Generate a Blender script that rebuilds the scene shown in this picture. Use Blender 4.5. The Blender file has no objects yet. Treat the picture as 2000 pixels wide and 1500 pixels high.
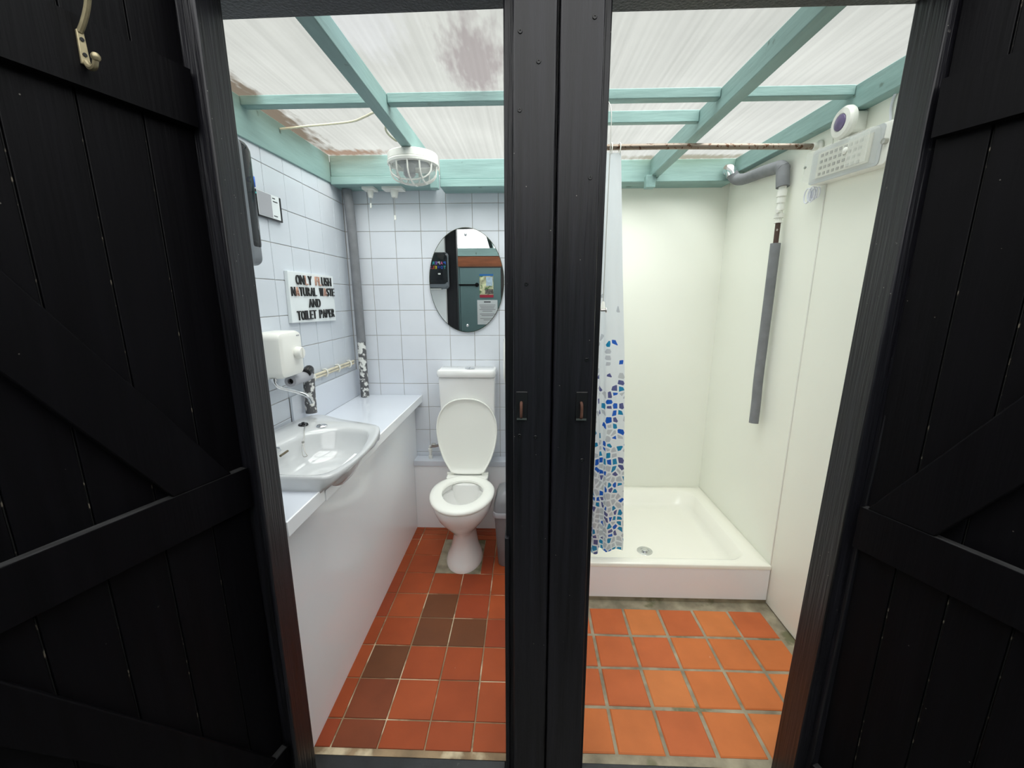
import bpy, bmesh, math, random
from mathutils import Vector, Matrix
random.seed(7)
S = bpy.context.scene
COL = S.collection
R = math.radians

# ------------------------------------------------------------------ camera
cam_d = bpy.data.cameras.new('camera')
cam = bpy.data.objects.new('camera', cam_d)
COL.objects.link(cam)
S.camera = cam
cam_d.sensor_fit = 'HORIZONTAL'
cam_d.sensor_width = 36.0
cam_d.lens = 798.17 / 2000 * 36.0
cam_d.clip_start = 0.02
_p, _y, _r = 0.20967, -0.0330, -0.0015
_fw = Vector((math.sin(_y) * math.cos(_p), math.cos(_y) * math.cos(_p), -math.sin(_p)))
_rt = Vector((math.cos(_y), -math.sin(_y), 0))
_up = _rt.cross(_fw)
_r2 = math.cos(_r) * _rt + math.sin(_r) * _up
_u2 = -math.sin(_r) * _rt + math.cos(_r) * _up
cam.matrix_world = Matrix(((_r2.x, _u2.x, -_fw.x, 0), (_r2.y, _u2.y, -_fw.y, 0), (_r2.z, _u2.z, -_fw.z, 1.4869), (0, 0, 0, 1)))

# ------------------------------------------------------------------ sky, sun, exposure
W = bpy.data.worlds.new('sky')
S.world = W
W.use_nodes = True
_bg = W.node_tree.nodes['Background']
_bg.inputs[0].default_value = (0.985, 0.99, 0.965, 1)
_bg.inputs[1].default_value = 0.72
sun_d = bpy.data.lights.new('sun', 'SUN')
sun_d.energy = 17.0
sun_d.angle = R(100)
sun_d.color = (0.96, 0.98, 1.0)
sun = bpy.data.objects.new('sun', sun_d)
COL.objects.link(sun)
sun.rotation_euler = Vector((-0.24, 0.36, -0.90)).to_track_quat('-Z', 'Y').to_euler()
S.view_settings.view_transform = 'Standard'
S.view_settings.look = 'None'
S.view_settings.exposure = 0.42
S.view_settings.gamma = 1.0
S.view_settings.use_curve_mapping = False
S.cycles.max_bounces = 14
S.cycles.diffuse_bounces = 8
S.cycles.glossy_bounces = 6
S.cycles.transmission_bounces = 8
S.cycles.transparent_max_bounces = 12
S.cycles.use_denoising = True
S.cycles.sample_clamp_indirect = 6.0


# ------------------------------------------------------------------ materials
def srgb(r, g, b):
    def f(c):
        c /= 255.0
        return c / 12.92 if c <= 0.04045 else ((c + 0.055) / 1.055) ** 2.4
    return (f(r), f(g), f(b), 1)


def mat(name, col, rough=0.5, metal=0.0, spec=0.5, var=0.0, vscale=8.0, stretch=(1, 1, 1), bump=0.0, bscale=40.0, coat=0.0, trans=0.0, ior=1.45, dirt=None):
    """Principled material with optional noise tint, bump and blotches of dirt (dirt = (colour, scale, threshold))."""
    m = bpy.data.materials.new(name)
    m.use_nodes = True
    nt = m.node_tree
    b = nt.nodes['Principled BSDF']
    b.inputs['Base Color'].default_value = col
    b.inputs['Roughness'].default_value = rough
    b.inputs['Metallic'].default_value = metal
    b.inputs['Specular IOR Level'].default_value = spec
    b.inputs['Coat Weight'].default_value = coat
    b.inputs['Coat Roughness'].default_value = 0.08
    b.inputs['Transmission Weight'].default_value = trans
    b.inputs['IOR'].default_value = ior
    if var or bump or dirt:
        tc = nt.nodes.new('ShaderNodeTexCoord')
        mp = nt.nodes.new('ShaderNodeMapping')
        mp.inputs['Scale'].default_value = stretch
        nt.links.new(tc.outputs['Object'], mp.inputs['Vector'])
        src = None
        if var:
            n = nt.nodes.new('ShaderNodeTexNoise')
            n.inputs['Scale'].default_value = vscale
            n.inputs['Detail'].default_value = 5
            nt.links.new(mp.outputs[0], n.inputs['Vector'])
            rp = nt.nodes.new('ShaderNodeValToRGB')
            rp.color_ramp.elements[0].position = 0.3
            rp.color_ramp.elements[1].position = 0.7
            rp.color_ramp.elements[0].color = tuple(c * (1 - var) for c in col[:3]) + (1,)
            rp.color_ramp.elements[1].color = tuple(min(1, c * (1 + var)) for c in col[:3]) + (1,)
            nt.links.new(n.outputs['Fac'], rp.inputs['Fac'])
            src = rp.outputs['Color']
        if dirt:
            n2 = nt.nodes.new('ShaderNodeTexNoise')
            n2.inputs['Scale'].default_value = dirt[1]
            n2.inputs['Detail'].default_value = 6
            nt.links.new(tc.outputs['Object'], n2.inputs['Vector'])
            r2 = nt.nodes.new('ShaderNodeValToRGB')
            r2.color_ramp.elements[0].position = dirt[2]
            r2.color_ramp.elements[1].position = min(1, dirt[2] + 0.06)
            nt.links.new(n2.outputs['Fac'], r2.inputs['Fac'])
            mx = nt.nodes.new('ShaderNodeMix')
            mx.data_type = 'RGBA'
            mx.inputs['A'].default_value = col
            if src:
                nt.links.new(src, mx.inputs['A'])
            mx.inputs['B'].default_value = dirt[0]
            nt.links.new(r2.outputs['Color'], mx.inputs['Factor'])
            src = mx.outputs['Result']
        if src:
            nt.links.new(src, b.inputs['Base Color'])
        if bump:
            n3 = nt.nodes.new('ShaderNodeTexNoise')
            n3.inputs['Scale'].default_value = bscale
            n3.inputs['Detail'].default_value = 4
            nt.links.new(mp.outputs[0], n3.inputs['Vector'])
            bp = nt.nodes.new('ShaderNodeBump')
            bp.inputs['Strength'].default_value = bump
            bp.inputs['Distance'].default_value = 0.004
            nt.links.new(n3.outputs['Fac'], bp.inputs['Height'])
            nt.links.new(bp.outputs['Normal'], b.inputs['Normal'])
    return m


def sheet_mat(name, tint, patches, clear=0.85):
    """Clouded ribbed plastic roofing: lets light through diffusely, with dirt lying on it in a few places."""
    m = bpy.data.materials.new(name)
    m.use_nodes = True
    nt = m.node_tree
    nt.nodes.remove(nt.nodes['Principled BSDF'])
    out = nt.nodes['Material Output']
    L = nt.links.new
    tc = nt.nodes.new('ShaderNodeTexCoord')
    # fine ribs running along y
    sep = nt.nodes.new('ShaderNodeSeparateXYZ')
    L(tc.outputs['Object'], sep.inputs[0])
    mp = nt.nodes.new('ShaderNodeMapping')
    mp.inputs['Scale'].default_value = (55, 0.6, 1)
    L(tc.outputs['Object'], mp.inputs['Vector'])
    n = nt.nodes.new('ShaderNodeTexNoise')
    n.inputs['Scale'].default_value = 1.0
    n.inputs['Detail'].default_value = 3
    L(mp.outputs[0], n.inputs['Vector'])
    rp = nt.nodes.new('ShaderNodeValToRGB')
    rp.color_ramp.elements[0].position = 0.25
    rp.color_ramp.elements[1].position = 0.75
    rp.color_ramp.elements[0].color = tuple(c * 0.84 for c in tint) + (1,)
    rp.color_ramp.elements[1].color = tuple(tint) + (1,)
    L(n.outputs['Fac'], rp.inputs['Fac'])
    cur = rp.outputs['Color']
    # broad clouding
    n2 = nt.nodes.new('ShaderNodeTexNoise')
    n2.inputs['Scale'].default_value = 2.3
    n2.inputs['Detail'].default_value = 6
    L(tc.outputs['Object'], n2.inputs['Vector'])
    r2 = nt.nodes.new('ShaderNodeMapRange')
    r2.inputs['From Min'].default_value = 0.35
    r2.inputs['From Max'].default_value = 0.7
    r2.inputs['To Min'].default_value = 1.0
    r2.inputs['To Max'].default_value = 0.86
    L(n2.outputs['Fac'], r2.inputs['Value'])
    mx = nt.nodes.new('ShaderNodeMix')
    mx.data_type = 'RGBA'
    mx.blend_type = 'MULTIPLY'
    mx.inputs['Factor'].default_value = 1.0
    L(cur, mx.inputs['A'])
    L(r2.outputs[0], mx.inputs['B'])
    cur = mx.outputs['Result']
    # leaf-mould patches: (cx, cy, rx, ry, colour, strength)
    for cx, cy, rx, ry, pc, st in patches:
        a = nt.nodes.new('ShaderNodeVectorMath')
        a.operation = 'SUBTRACT'
        L(tc.outputs['Object'], a.inputs[0])
        a.inputs[1].default_value = (cx, cy, 0)
        b = nt.nodes.new('ShaderNodeVectorMath')
        b.operation = 'MULTIPLY'
        L(a.outputs[0], b.inputs[0])
        b.inputs[1].default_value = (1 / rx, 1 / ry, 0)
        c = nt.nodes.new('ShaderNodeVectorMath')
        c.operation = 'LENGTH'
        L(b.outputs[0], c.inputs[0])
        mp3 = nt.nodes.new('ShaderNodeMapping')
        mp3.inputs['Scale'].default_value = (28, 7, 1)
        L(tc.outputs['Object'], mp3.inputs['Vector'])
        n3 = nt.nodes.new('ShaderNodeTexNoise')
        n3.inputs['Scale'].default_value = 1.6
        n3.inputs['Detail'].default_value = 7
        L(mp3.outputs[0], n3.inputs['Vector'])
        d = nt.nodes.new('ShaderNodeMath')
        d.operation = 'MULTIPLY_ADD'
        d.inputs[1].default_value = 1.5
        L(n3.outputs['Fac'], d.inputs[0])
        L(c.outputs['Value'], d.inputs[2])
        e = nt.nodes.new('ShaderNodeMapRange')
        e.inputs['From Min'].default_value = 1.75
        e.inputs['From Max'].default_value = 1.15
        e.inputs['To Min'].default_value = 0.0
        e.inputs['To Max'].default_value = st
        L(d.outputs[0], e.inputs['Value'])
        mm = nt.nodes.new('ShaderNodeMix')
        mm.data_type = 'RGBA'
        L(e.outputs[0], mm.inputs['Factor'])
        L(cur, mm.inputs['A'])
        mm.inputs['B'].default_value = pc
        cur = mm.outputs['Result']
    tr = nt.nodes.new('ShaderNodeBsdfTranslucent')
    L(cur, tr.inputs['Color'])
    df = nt.nodes.new('ShaderNodeBsdfDiffuse')
    L(cur, df.inputs['Color'])
    m1 = nt.nodes.new('ShaderNodeMixShader')
    m1.inputs[0].default_value = 0.25
    L(tr.outputs[0], m1.inputs[1])
    L(df.outputs[0], m1.inputs[2])
    # part of the light comes straight through the clear skin
    tp = nt.nodes.new('ShaderNodeBsdfTransparent')
    L(cur, tp.inputs['Color'])
    m2 = nt.nodes.new('ShaderNodeMixShader')
    m2.inputs[0].default_value = clear
    L(m1.outputs[0], m2.inputs[1])
    L(tp.outputs[0], m2.inputs[2])
    L(m2.outputs[0], out.inputs['Surface'])
    return m


def leaf_through(name, col, trans=0.5):
    m = bpy.data.materials.new(name)
    m.use_nodes = True
    nt = m.node_tree
    nt.nodes.remove(nt.nodes['Principled BSDF'])
    a = nt.nodes.new('ShaderNodeBsdfTranslucent')
    b = nt.nodes.new('ShaderNodeBsdfDiffuse')
    x = nt.nodes.new('ShaderNodeMixShader')
    a.inputs[0].default_value = col
    b.inputs[0].default_value = col
    x.inputs[0].default_value = 1 - trans
    nt.links.new(a.outputs[0], x.inputs[1])
    nt.links.new(b.outputs[0], x.inputs[2])
    nt.links.new(x.outputs[0], nt.nodes['Material Output'].inputs['Surface'])
    return m


def clear_plastic(name, tint, alpha=0.35, rough=0.1):
    """Clear or smoked plastic: part see-through, part glossy."""
    m = bpy.data.materials.new(name)
    m.use_nodes = True
    nt = m.node_tree
    b = nt.nodes['Principled BSDF']
    b.inputs['Base Color'].default_value = tint
    b.inputs['Roughness'].default_value = rough
    b.inputs['Alpha'].default_value = alpha
    return m


BLACK = mat('black_paint', (0.0080, 0.0077, 0.0108, 1), 0.40, spec=0.5, var=0.6, vscale=3, stretch=(22, 22, 0.8), bump=0.6, bscale=7, dirt=((0.10, 0.095, 0.09, 1), 55, 0.735))
DOORBLACK = mat('door_black_paint', (0.0027, 0.0025, 0.0035, 1), 0.5, spec=0.16, var=0.3, vscale=3, stretch=(14, 14, 0.8), bump=0.2, bscale=7, dirt=((0.07, 0.065, 0.06, 1), 60, 0.755))
GREEN = mat('sage_green_paint', srgb(134, 164, 161), 0.55, var=0.10, vscale=3, stretch=(9, 1.2, 9), bump=0.3, bscale=9, dirt=(srgb(92, 110, 100), 14, 0.70))
GREENX = mat('sage_green_paint_crosswise', srgb(134, 164, 161), 0.55, var=0.12, vscale=3, stretch=(1.2, 9, 9), bump=0.3, bscale=9, dirt=(srgb(96, 116, 106), 14, 0.70))
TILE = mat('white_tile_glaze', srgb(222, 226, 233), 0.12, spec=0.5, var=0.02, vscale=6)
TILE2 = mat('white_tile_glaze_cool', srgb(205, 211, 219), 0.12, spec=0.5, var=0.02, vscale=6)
GROUT = mat('grey_grout', srgb(172, 168, 162), 0.9, var=0.25, vscale=12)
PANEL = mat('cream_wall_panel', srgb(240, 241, 232), 0.33, spec=0.4, var=0.012, vscale=2)
LAMIN = mat('white_gloss_laminate', srgb(249, 252, 255), 0.10, spec=0.5, var=0.01, vscale=3)
WORKTOP = mat('white_gloss_worktop', srgb(216, 221, 230), 0.07, spec=0.6)
CERAMIC = mat('white_ceramic', srgb(242, 242, 240), 0.08, spec=0.6, coat=0.5)
SEATW = mat('cream_plastic_seat', srgb(249, 250, 243), 0.22, spec=0.5)
TRAYW = mat('cream_acrylic_tray', srgb(240, 238, 228), 0.16, spec=0.5, coat=0.3)
APRON = mat('white_apron', srgb(246, 250, 255), 0.2)
WPLAST = mat('white_plastic', srgb(232, 232, 226), 0.3)
GPLAST = mat('grey_plastic', srgb(122, 122, 126), 0.35)
GLIGHT = mat('light_grey_plastic', srgb(165, 166, 172), 0.4)
FOAM = mat('grey_pipe_foam', srgb(122, 124, 128), 0.85, var=0.12, vscale=18, bump=0.25, bscale=60)
FLAKY = mat('flaking_white_paint_on_foam', srgb(92, 92, 94), 0.85, bump=0.5, bscale=30, dirt=(srgb(226, 226, 222), 34, 0.50))
CHROME = mat('chrome', (0.75, 0.76, 0.78, 1), 0.1, metal=1.0)
STEEL = mat('dull_steel', (0.45, 0.44, 0.42, 1), 0.35, metal=1.0)
RUSTY = mat('rusted_chrome_rail', (0.27, 0.22, 0.18, 1), 0.38, metal=0.75, dirt=(srgb(92, 66, 50), 70, 0.56))
RUST = mat('rust', srgb(92, 62, 50), 0.8, var=0.4, vscale=40)
COPPER = mat('stained_copper_pipe', srgb(84, 66, 60), 0.5, metal=0.4, dirt=(srgb(190, 186, 180), 50, 0.62))
BRASS = mat('worn_brass', srgb(176, 164, 132), 0.4, metal=0.5, var=0.25, vscale=40)
BLKPL = mat('black_plastic', (0.012, 0.012, 0.013, 1), 0.25)
DKHOLE = mat('dark_recess', (0.006, 0.006, 0.006, 1), 0.8)
SMOKE = clear_plastic('smoked_plastic', (0.010, 0.013, 0.016, 1), 0.86, 0.08)
DISPG = mat('dispenser_grey_body', srgb(120, 126, 132), 0.3)
LENS = clear_plastic('ribbed_clear_lens', (0.88, 0.89, 0.85, 1), 0.24, 0.06)
DOME = clear_plastic('clear_ribbed_glass', (0.80, 0.82, 0.80, 1), 0.30, 0.04)
CABLE = mat('cream_cable', srgb(222, 216, 190), 0.5)
BEIGE = mat('old_cream_pipe_paint', srgb(206, 198, 176), 0.55, var=0.2, vscale=20)
WHITECORD = mat('white_cord', srgb(228, 230, 240), 0.6)
PURPLE = mat('purple_lens', srgb(104, 92, 128), 0.15)
MIRROR = mat('mirror_silvering', (0.80, 0.83, 0.83, 1), 0.0, metal=1.0)
MIRREDGE = mat('mirror_edge', srgb(70, 78, 62), 0.2)
LTR_BLACK = mat('black_letter', (0.012, 0.012, 0.012, 1), 0.3)
LTR_COPPER = mat('copper_letter', srgb(206, 160, 140), 0.25, metal=0.7)
SIGNW = mat('white_sign_board', srgb(226, 232, 234), 0.3)
SIGNEDGE = mat('sign_edge', srgb(196, 192, 184), 0.6)
MORTAR = mat('old_mortar', srgb(150, 142, 122), 0.95, var=0.35, vscale=14, bump=0.6, bscale=50, dirt=(srgb(112, 110, 84), 6, 0.58))
PALEGROUT = mat('pale_floor_grout', srgb(150, 128, 100), 0.95, var=0.35, vscale=12, dirt=(srgb(214, 198, 166), 5, 0.52), bump=0.5, bscale=50)
TC = [mat('terracotta_tile', srgb(158, 74, 40), 0.5, spec=0.25, var=0.10, vscale=7, bump=0.05, bscale=30, dirt=(srgb(205, 160, 130), 30, 0.735)),
      mat('terracotta_tile_warm', srgb(166, 80, 44), 0.5, spec=0.25, var=0.10, vscale=7, bump=0.05, bscale=30, dirt=(srgb(205, 160, 130), 30, 0.735)),
      mat('terracotta_tile_red', srgb(150, 68, 40), 0.5, spec=0.25, var=0.09, vscale=7, bump=0.05, bscale=30),
      mat('brown_replacement_tile', srgb(108, 66, 42), 0.5, spec=0.25, var=0.10, vscale=7, bump=0.05, bscale=30),
      mat('terracotta_tile_brownish', srgb(126, 66, 42), 0.5, spec=0.25, var=0.12, vscale=7, bump=0.05, bscale=30)]
OR_ = [mat('orange_quarry_tile', srgb(196, 112, 62), 0.5, spec=0.25, var=0.10, vscale=7, bump=0.08, bscale=30, dirt=(srgb(205, 160, 130), 26, 0.73)),
       mat('orange_quarry_tile_light', srgb(200, 120, 68), 0.5, spec=0.25, var=0.10, vscale=7, bump=0.08, bscale=30, dirt=(srgb(210, 170, 140), 26, 0.73)),
       mat('orange_quarry_tile_red', srgb(188, 100, 58), 0.5, spec=0.25, var=0.10, vscale=7, bump=0.08, bscale=30)]
CONC = mat('concrete', srgb(110, 108, 104), 0.9, var=0.2, vscale=6)
DARKWALL = mat('dark_timber_cladding', srgb(52, 50, 48), 0.7, var=0.2, vscale=4)
GREYGREEN = mat('grey_green_door_paint', srgb(104, 132, 134), 0.5, var=0.05, vscale=3)
BROWN = mat('brown_varnished_board', srgb(134, 78, 48), 0.5, var=0.25, vscale=4, stretch=(1, 6, 6))
WHITEWALL = mat('white_painted_wall', srgb(246, 247, 247), 0.5)
SHEET_MAT = sheet_mat('clouded_roof_sheet', (0.535, 0.545, 0.515), [(-0.16, 1.46, 0.12, 0.26, (0.28, 0.25, 0.25, 1), 0.85), (-1.05, 1.75, 0.10, 0.8, (0.13, 0.10, 0.07, 1), 0.92), (-0.95, 2.33, 0.30, 0.06, (0.24, 0.15, 0.10, 1), 0.85), (-0.45, 1.25, 0.14, 0.22, (0.55, 0.56, 0.58, 1), 0.5), (0.9, 2.48, 0.50, 0.06, (0.22, 0.21, 0.15, 1), 0.8)])
SHEET_OUT = sheet_mat('yard_roof_sheet', (0.55, 0.545, 0.53), [], 0.0)


def add_specks(m, scale, size, share, col):
    """small flecks of pale paint scattered over a painted surface."""
    nt = m.node_tree
    b = nt.nodes['Principled BSDF']
    old = b.inputs['Base Color'].links[0].from_socket
    tc = nt.nodes.new('ShaderNodeTexCoord')
    v = nt.nodes.new('ShaderNodeTexVoronoi')
    v.inputs['Scale'].default_value = scale
    nt.links.new(tc.outputs['Object'], v.inputs['Vector'])
    a = nt.nodes.new('ShaderNodeMath')
    a.operation = 'LESS_THAN'
    a.inputs[1].default_value = size
    nt.links.new(v.outputs['Distance'], a.inputs[0])
    sc = nt.nodes.new('ShaderNodeSeparateColor')
    nt.links.new(v.outputs['Color'], sc.inputs[0])
    c = nt.nodes.new('ShaderNodeMath')
    c.operation = 'LESS_THAN'
    c.inputs[1].default_value = share
    nt.links.new(sc.outputs[0], c.inputs[0])
    d = nt.nodes.new('ShaderNodeMath')
    d.operation = 'MULTIPLY'
    nt.links.new(a.outputs[0], d.inputs[0])
    nt.links.new(c.outputs[0], d.inputs[1])
    mx = nt.nodes.new('ShaderNodeMix')
    mx.data_type = 'RGBA'
    nt.links.new(d.outputs[0], mx.inputs['Factor'])
    nt.links.new(old, mx.inputs['A'])
    mx.inputs['B'].default_value = col
    nt.links.new(mx.outputs['Result'], b.inputs['Base Color'])
add_specks(BLACK, 75, 0.085, 0.10, srgb(130, 126, 120))
add_specks(DOORBLACK, 38, 0.045, 0.14, srgb(110, 106, 100))
DUST = mat('dust_on_ledge', srgb(44, 44, 45), 0.9, var=0.6, vscale=14, stretch=(1, 6, 6))
WORN = mat('worn_groove_paint', (0.004, 0.004, 0.004, 1), 0.8, dirt=(srgb(128, 120, 106), 45, 0.60))


# ------------------------------------------------------------------ mesh builder
class MB:
    def __init__(s):
        s.v = []
        s.f = []
        s.m = []

    def add(s, vs, fs, m=0):
        o = len(s.v)
        s.v += [tuple(p) for p in vs]
        s.f += [tuple(i + o for i in f) for f in fs]
        s.m += [m] * len(fs)
        return s

    def box(s, lo, hi, m=0):
        (a, b, c), (d, e, f) = lo, hi
        return s.hexa([(a, b, c), (d, b, c), (d, e, c), (a, e, c), (a, b, f), (d, b, f), (d, e, f), (a, e, f)], m)

    def hexa(s, p, m=0):
        return s.add(p, [(0, 3, 2, 1), (4, 5, 6, 7), (0, 1, 5, 4), (1, 2, 6, 5), (2, 3, 7, 6), (3, 0, 4, 7)], m)

    def prism(s, poly, axis, a, b, m=0):
        """poly: 2D points in the two other axes (order x,y / x,z / y,z), extruded from a to b along axis."""
        def P(q, t):
            if axis == 'z':
                return (q[0], q[1], t)
            if axis == 'y':
                return (q[0], t, q[1])
            return (t, q[0], q[1])
        n = len(poly)
        vs = [P(q, a) for q in poly] + [P(q, b) for q in poly]
        fs = [tuple(range(n - 1, -1, -1)), tuple(range(n, 2 * n))] + [(i, (i + 1) % n, n + (i + 1) % n, n + i) for i in range(n)]
        return s.add(vs, fs, m)

    def loft(s, loops, cap0=True, cap1=True, m=0, closed=True):
        n = len(loops[0])
        vs = [p for l in loops for p in l]
        fs = []
        for k in range(len(loops) - 1):
            for i in range(n if closed else n - 1):
                j = (i + 1) % n
                fs.append((k * n + i, k * n + j, (k + 1) * n + j, (k + 1) * n + i))
        if cap0:
            fs.append(tuple(range(n - 1, -1, -1)))
        if cap1:
            o = (len(loops) - 1) * n
            fs.append(tuple(range(o, o + n)))
        return s.add(vs, fs, m)

    def tube(s, pts, r, n=10, m=0, caps=True):
        pts = [Vector(p) for p in pts]
        rs = r if isinstance(r, (list, tuple)) else [r] * len(pts)
        loops = []
        up = None
        for i, p in enumerate(pts):
            t = (pts[min(i + 1, len(pts) - 1)] - pts[max(i - 1, 0)]).normalized()
            if up is None:
                up = Vector((0, 0, 1)) if abs(t.z) < 0.9 else Vector((1, 0, 0))
            a = t.cross(up)
            if a.length < 1e-4:
                a = t.orthogonal()
            a.normalize()
            b = a.cross(t).normalized()
            up = b
            loops.append([p + rs[i] * (math.cos(2 * math.pi * k / n) * a + math.sin(2 * math.pi * k / n) * b) for k in range(n)])
        return s.loft(loops, caps, caps, m)

    def lathe(s, prof, origin, axis=(0, 0, 1), n=32, m=0, sx=1.0, sy=1.0):
        """prof: (radius, height) pairs along axis from origin."""
        ax = Vector(axis).normalized()
        a = Vector((0, 1, 0)) if abs(ax.x) > 0.9 else Vector((1, 0, 0))
        a = (a - ax * a.dot(ax)).normalized()
        b = ax.cross(a)
        O = Vector(origin)
        loops = [[O + ax * h + r * (sx * math.cos(2 * math.pi * k / n) * a + sy * math.sin(2 * math.pi * k / n) * b) for k in range(n)] for r, h in prof]
        return s.loft(loops, prof[0][0] > 1e-5, prof[-1][0] > 1e-5, m)

    def rbox(s, lo, hi, r, axis='z', seg=5, m=0, edge=0.0):
        """box with rounded corners around one axis; edge > 0 softens both ends too."""
        ax = 'xyz'.index(axis)
        oth = [i for i in range(3) if i != ax]
        def loop(t, ins):
            c0 = [lo[i] + ins for i in oth]
            c1 = [hi[i] - ins for i in oth]
            rr = max(r - ins, 0.0005)
            out = []
            for cx, cy, a0 in ((c1[0] - rr, c1[1] - rr, 0), (c0[0] + rr, c1[1] - rr, 90), (c0[0] + rr, c0[1] + rr, 180), (c1[0] - rr, c0[1] + rr, 270)):
                for k in range(seg + 1):
                    q = R(a0 + 90 * k / seg)
                    p = [0, 0, 0]
                    p[oth[0]] = cx + rr * math.cos(q)
                    p[oth[1]] = cy + rr * math.sin(q)
                    p[ax] = t
                    out.append(tuple(p))
            return out
        a, b = lo[ax], hi[ax]
        if edge > 0:
            e = edge
            L = [loop(a, e), loop(a + 0.3 * e, 0.3 * e), loop(a + e, 0), loop(b - e, 0), loop(b - 0.3 * e, 0.3 * e), loop(b, e)]
        else:
            L = [loop(a, 0), loop(b, 0)]
        return s.loft(L, True, True, m)

    def ball(s, c, r, n=16, m=0, sc=(1, 1, 1)):
        k = n // 2
        loops = []
        for i in range(k + 1):
            t = math.pi * i / k
            rr = max(math.sin(t), 1e-4) * r
            loops.append([(c[0] + sc[0] * rr * math.cos(2 * math.pi * j / n), c[1] + sc[1] * rr * math.sin(2 * math.pi * j / n), c[2] - sc[2] * r * math.cos(t)) for j in range(n)])
        return s.loft(loops, True, True, m)

    def build(s, name, mats, parent=None, smooth=35, bevel=0.0, bseg=2, sub=0, uv=None):
        me = bpy.data.meshes.new(name)
        me.from_pydata(s.v, [], s.f)
        if not isinstance(mats, (list, tuple)):
            mats = [mats]
        for k in mats:
            me.materials.append(k)
        if len(mats) > 1:
            me.polygons.foreach_set('material_index', s.m)
        bm = bmesh.new()
        bm.from_mesh(me)
        bmesh.ops.recalc_face_normals(bm, faces=bm.faces)
        bm.to_mesh(me)
        bm.free()
        if uv:
            lay = me.uv_layers.new(name='UVMap')
            for l in me.loops:
                lay.data[l.index].uv = uv[l.vertex_index]
        if smooth:
            me.shade_smooth()
            me.set_sharp_from_angle(angle=R(smooth))
        me.update()
        o = bpy.data.objects.new(name, me)
        COL.objects.link(o)
        if parent:
            attach(o, parent)
        if bevel:
            b = o.modifiers.new('bevel', 'BEVEL')
            b.width = bevel
            b.segments = bseg
            b.limit_method = 'ANGLE'
            b.angle_limit = R(40)
            b.harden_normals = False
        if sub:
            d = o.modifiers.new('smooth', 'SUBSURF')
            d.levels = sub
            d.render_levels = sub
        return o


def root_of(o):
    while o.parent:
        o = o.parent
    return o


def attach(o, parent):
    """parent; world-space geometry of o stays where it is when the thing's root was placed by thing()."""
    o.parent = parent
    if root_of(parent).get('_world'):
        if not parent.parent and parent.type == 'EMPTY':
            o.matrix_parent_inverse = Matrix.Translation(-parent.location)


def tag(o, label, cat, group=None, kind=None):
    o['label'] = label
    o['category'] = cat
    if group:
        o['group'] = group
    if kind:
        o['kind'] = kind
    return o


def thing(name, label, cat, loc=(0, 0, 0), group=None, kind=None, world=True):
    o = bpy.data.objects.new(name, None)
    o.empty_display_size = 0.05
    COL.objects.link(o)
    o.location = loc
    if world:
        o['_world'] = 1
    return tag(o, label, cat, group, kind)


def struct(o):
    o['kind'] = 'structure'
    return o


def arc(p0, p1, p2, n=12):
    """quadratic curve through control p1."""
    a, b, c = Vector(p0), Vector(p1), Vector(p2)
    return [a * (1 - t) ** 2 + b * 2 * t * (1 - t) + c * t * t for t in [i / n for i in range(n + 1)]]


def smooth_path(pts, n=8):
    """Catmull-Rom through the points."""
    P = [Vector(p) for p in pts]
    P = [2 * P[0] - P[1]] + P + [2 * P[-1] - P[-2]]
    out = []
    for i in range(1, len(P) - 2):
        a, b, c, d = P[i - 1:i + 3]
        for k in range(n):
            t = k / n
            out.append(0.5 * (2 * b + (c - a) * t + (2 * a - 5 * b + 4 * c - d) * t * t + (3 * b - a - 3 * c + d) * t ** 3))
    out.append(P[-2])
    return out


def tiles(mb, O, U, V, N, u0, v0, pu, pv, ulim, vlim, gap, th=0.004, pick=lambda i, j: 1, skip=None, jitter=0.0, edge=0.0015):
    """grid of bevelled tiles on the plane O + u U + v V, facing N, clipped to ulim x vlim."""
    O, U, V, N = Vector(O), Vector(U), Vector(V), Vector(N)
    i0 = math.floor((ulim[0] - u0) / pu)
    i1 = math.ceil((ulim[1] - u0) / pu)
    j0 = math.floor((vlim[0] - v0) / pv)
    j1 = math.ceil((vlim[1] - v0) / pv)
    g = gap / 2
    for i in range(i0, i1):
        for j in range(j0, j1):
            if skip and skip(i, j):
                continue
            a, b = max(u0 + i * pu, ulim[0]) + g, min(u0 + (i + 1) * pu, ulim[1]) - g
            c, d = max(v0 + j * pv, vlim[0]) + g, min(v0 + (j + 1) * pv, vlim[1]) - g
            if b - a < 0.008 or d - c < 0.008:
                continue
            jt = [random.uniform(-jitter, jitter) for _ in range(4)]
            ja = [random.uniform(-gap * 0.12, gap * 0.12) for _ in range(8)]
            q = [(a + ja[0], c + ja[1]), (b + ja[2], c + ja[3]), (b + ja[4], d + ja[5]), (a + ja[6], d + ja[7])]
            e = edge
            qi = [(q[0][0] + e, q[0][1] + e), (q[1][0] - e, q[1][1] + e), (q[2][0] - e, q[2][1] - e), (q[3][0] + e, q[3][1] - e)]
            vs = [O + U * x + V * y - N * th for x, y in q]
            vs += [O + U * x + V * y + N * (k - e * 0.7) for (x, y), k in zip(q, jt)]
            vs += [O + U * x + V * y + N * k for (x, y), k in zip(qi, jt)]
            fs = [(8, 9, 10, 11)]
            for k in range(4):
                l = (k + 1) % 4
                fs += [(k, l, 4 + l, 4 + k), (4 + k, 4 + l, 8 + l, 8 + k)]
            mb.add(vs, fs, pick(i, j))
    return mb


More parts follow.
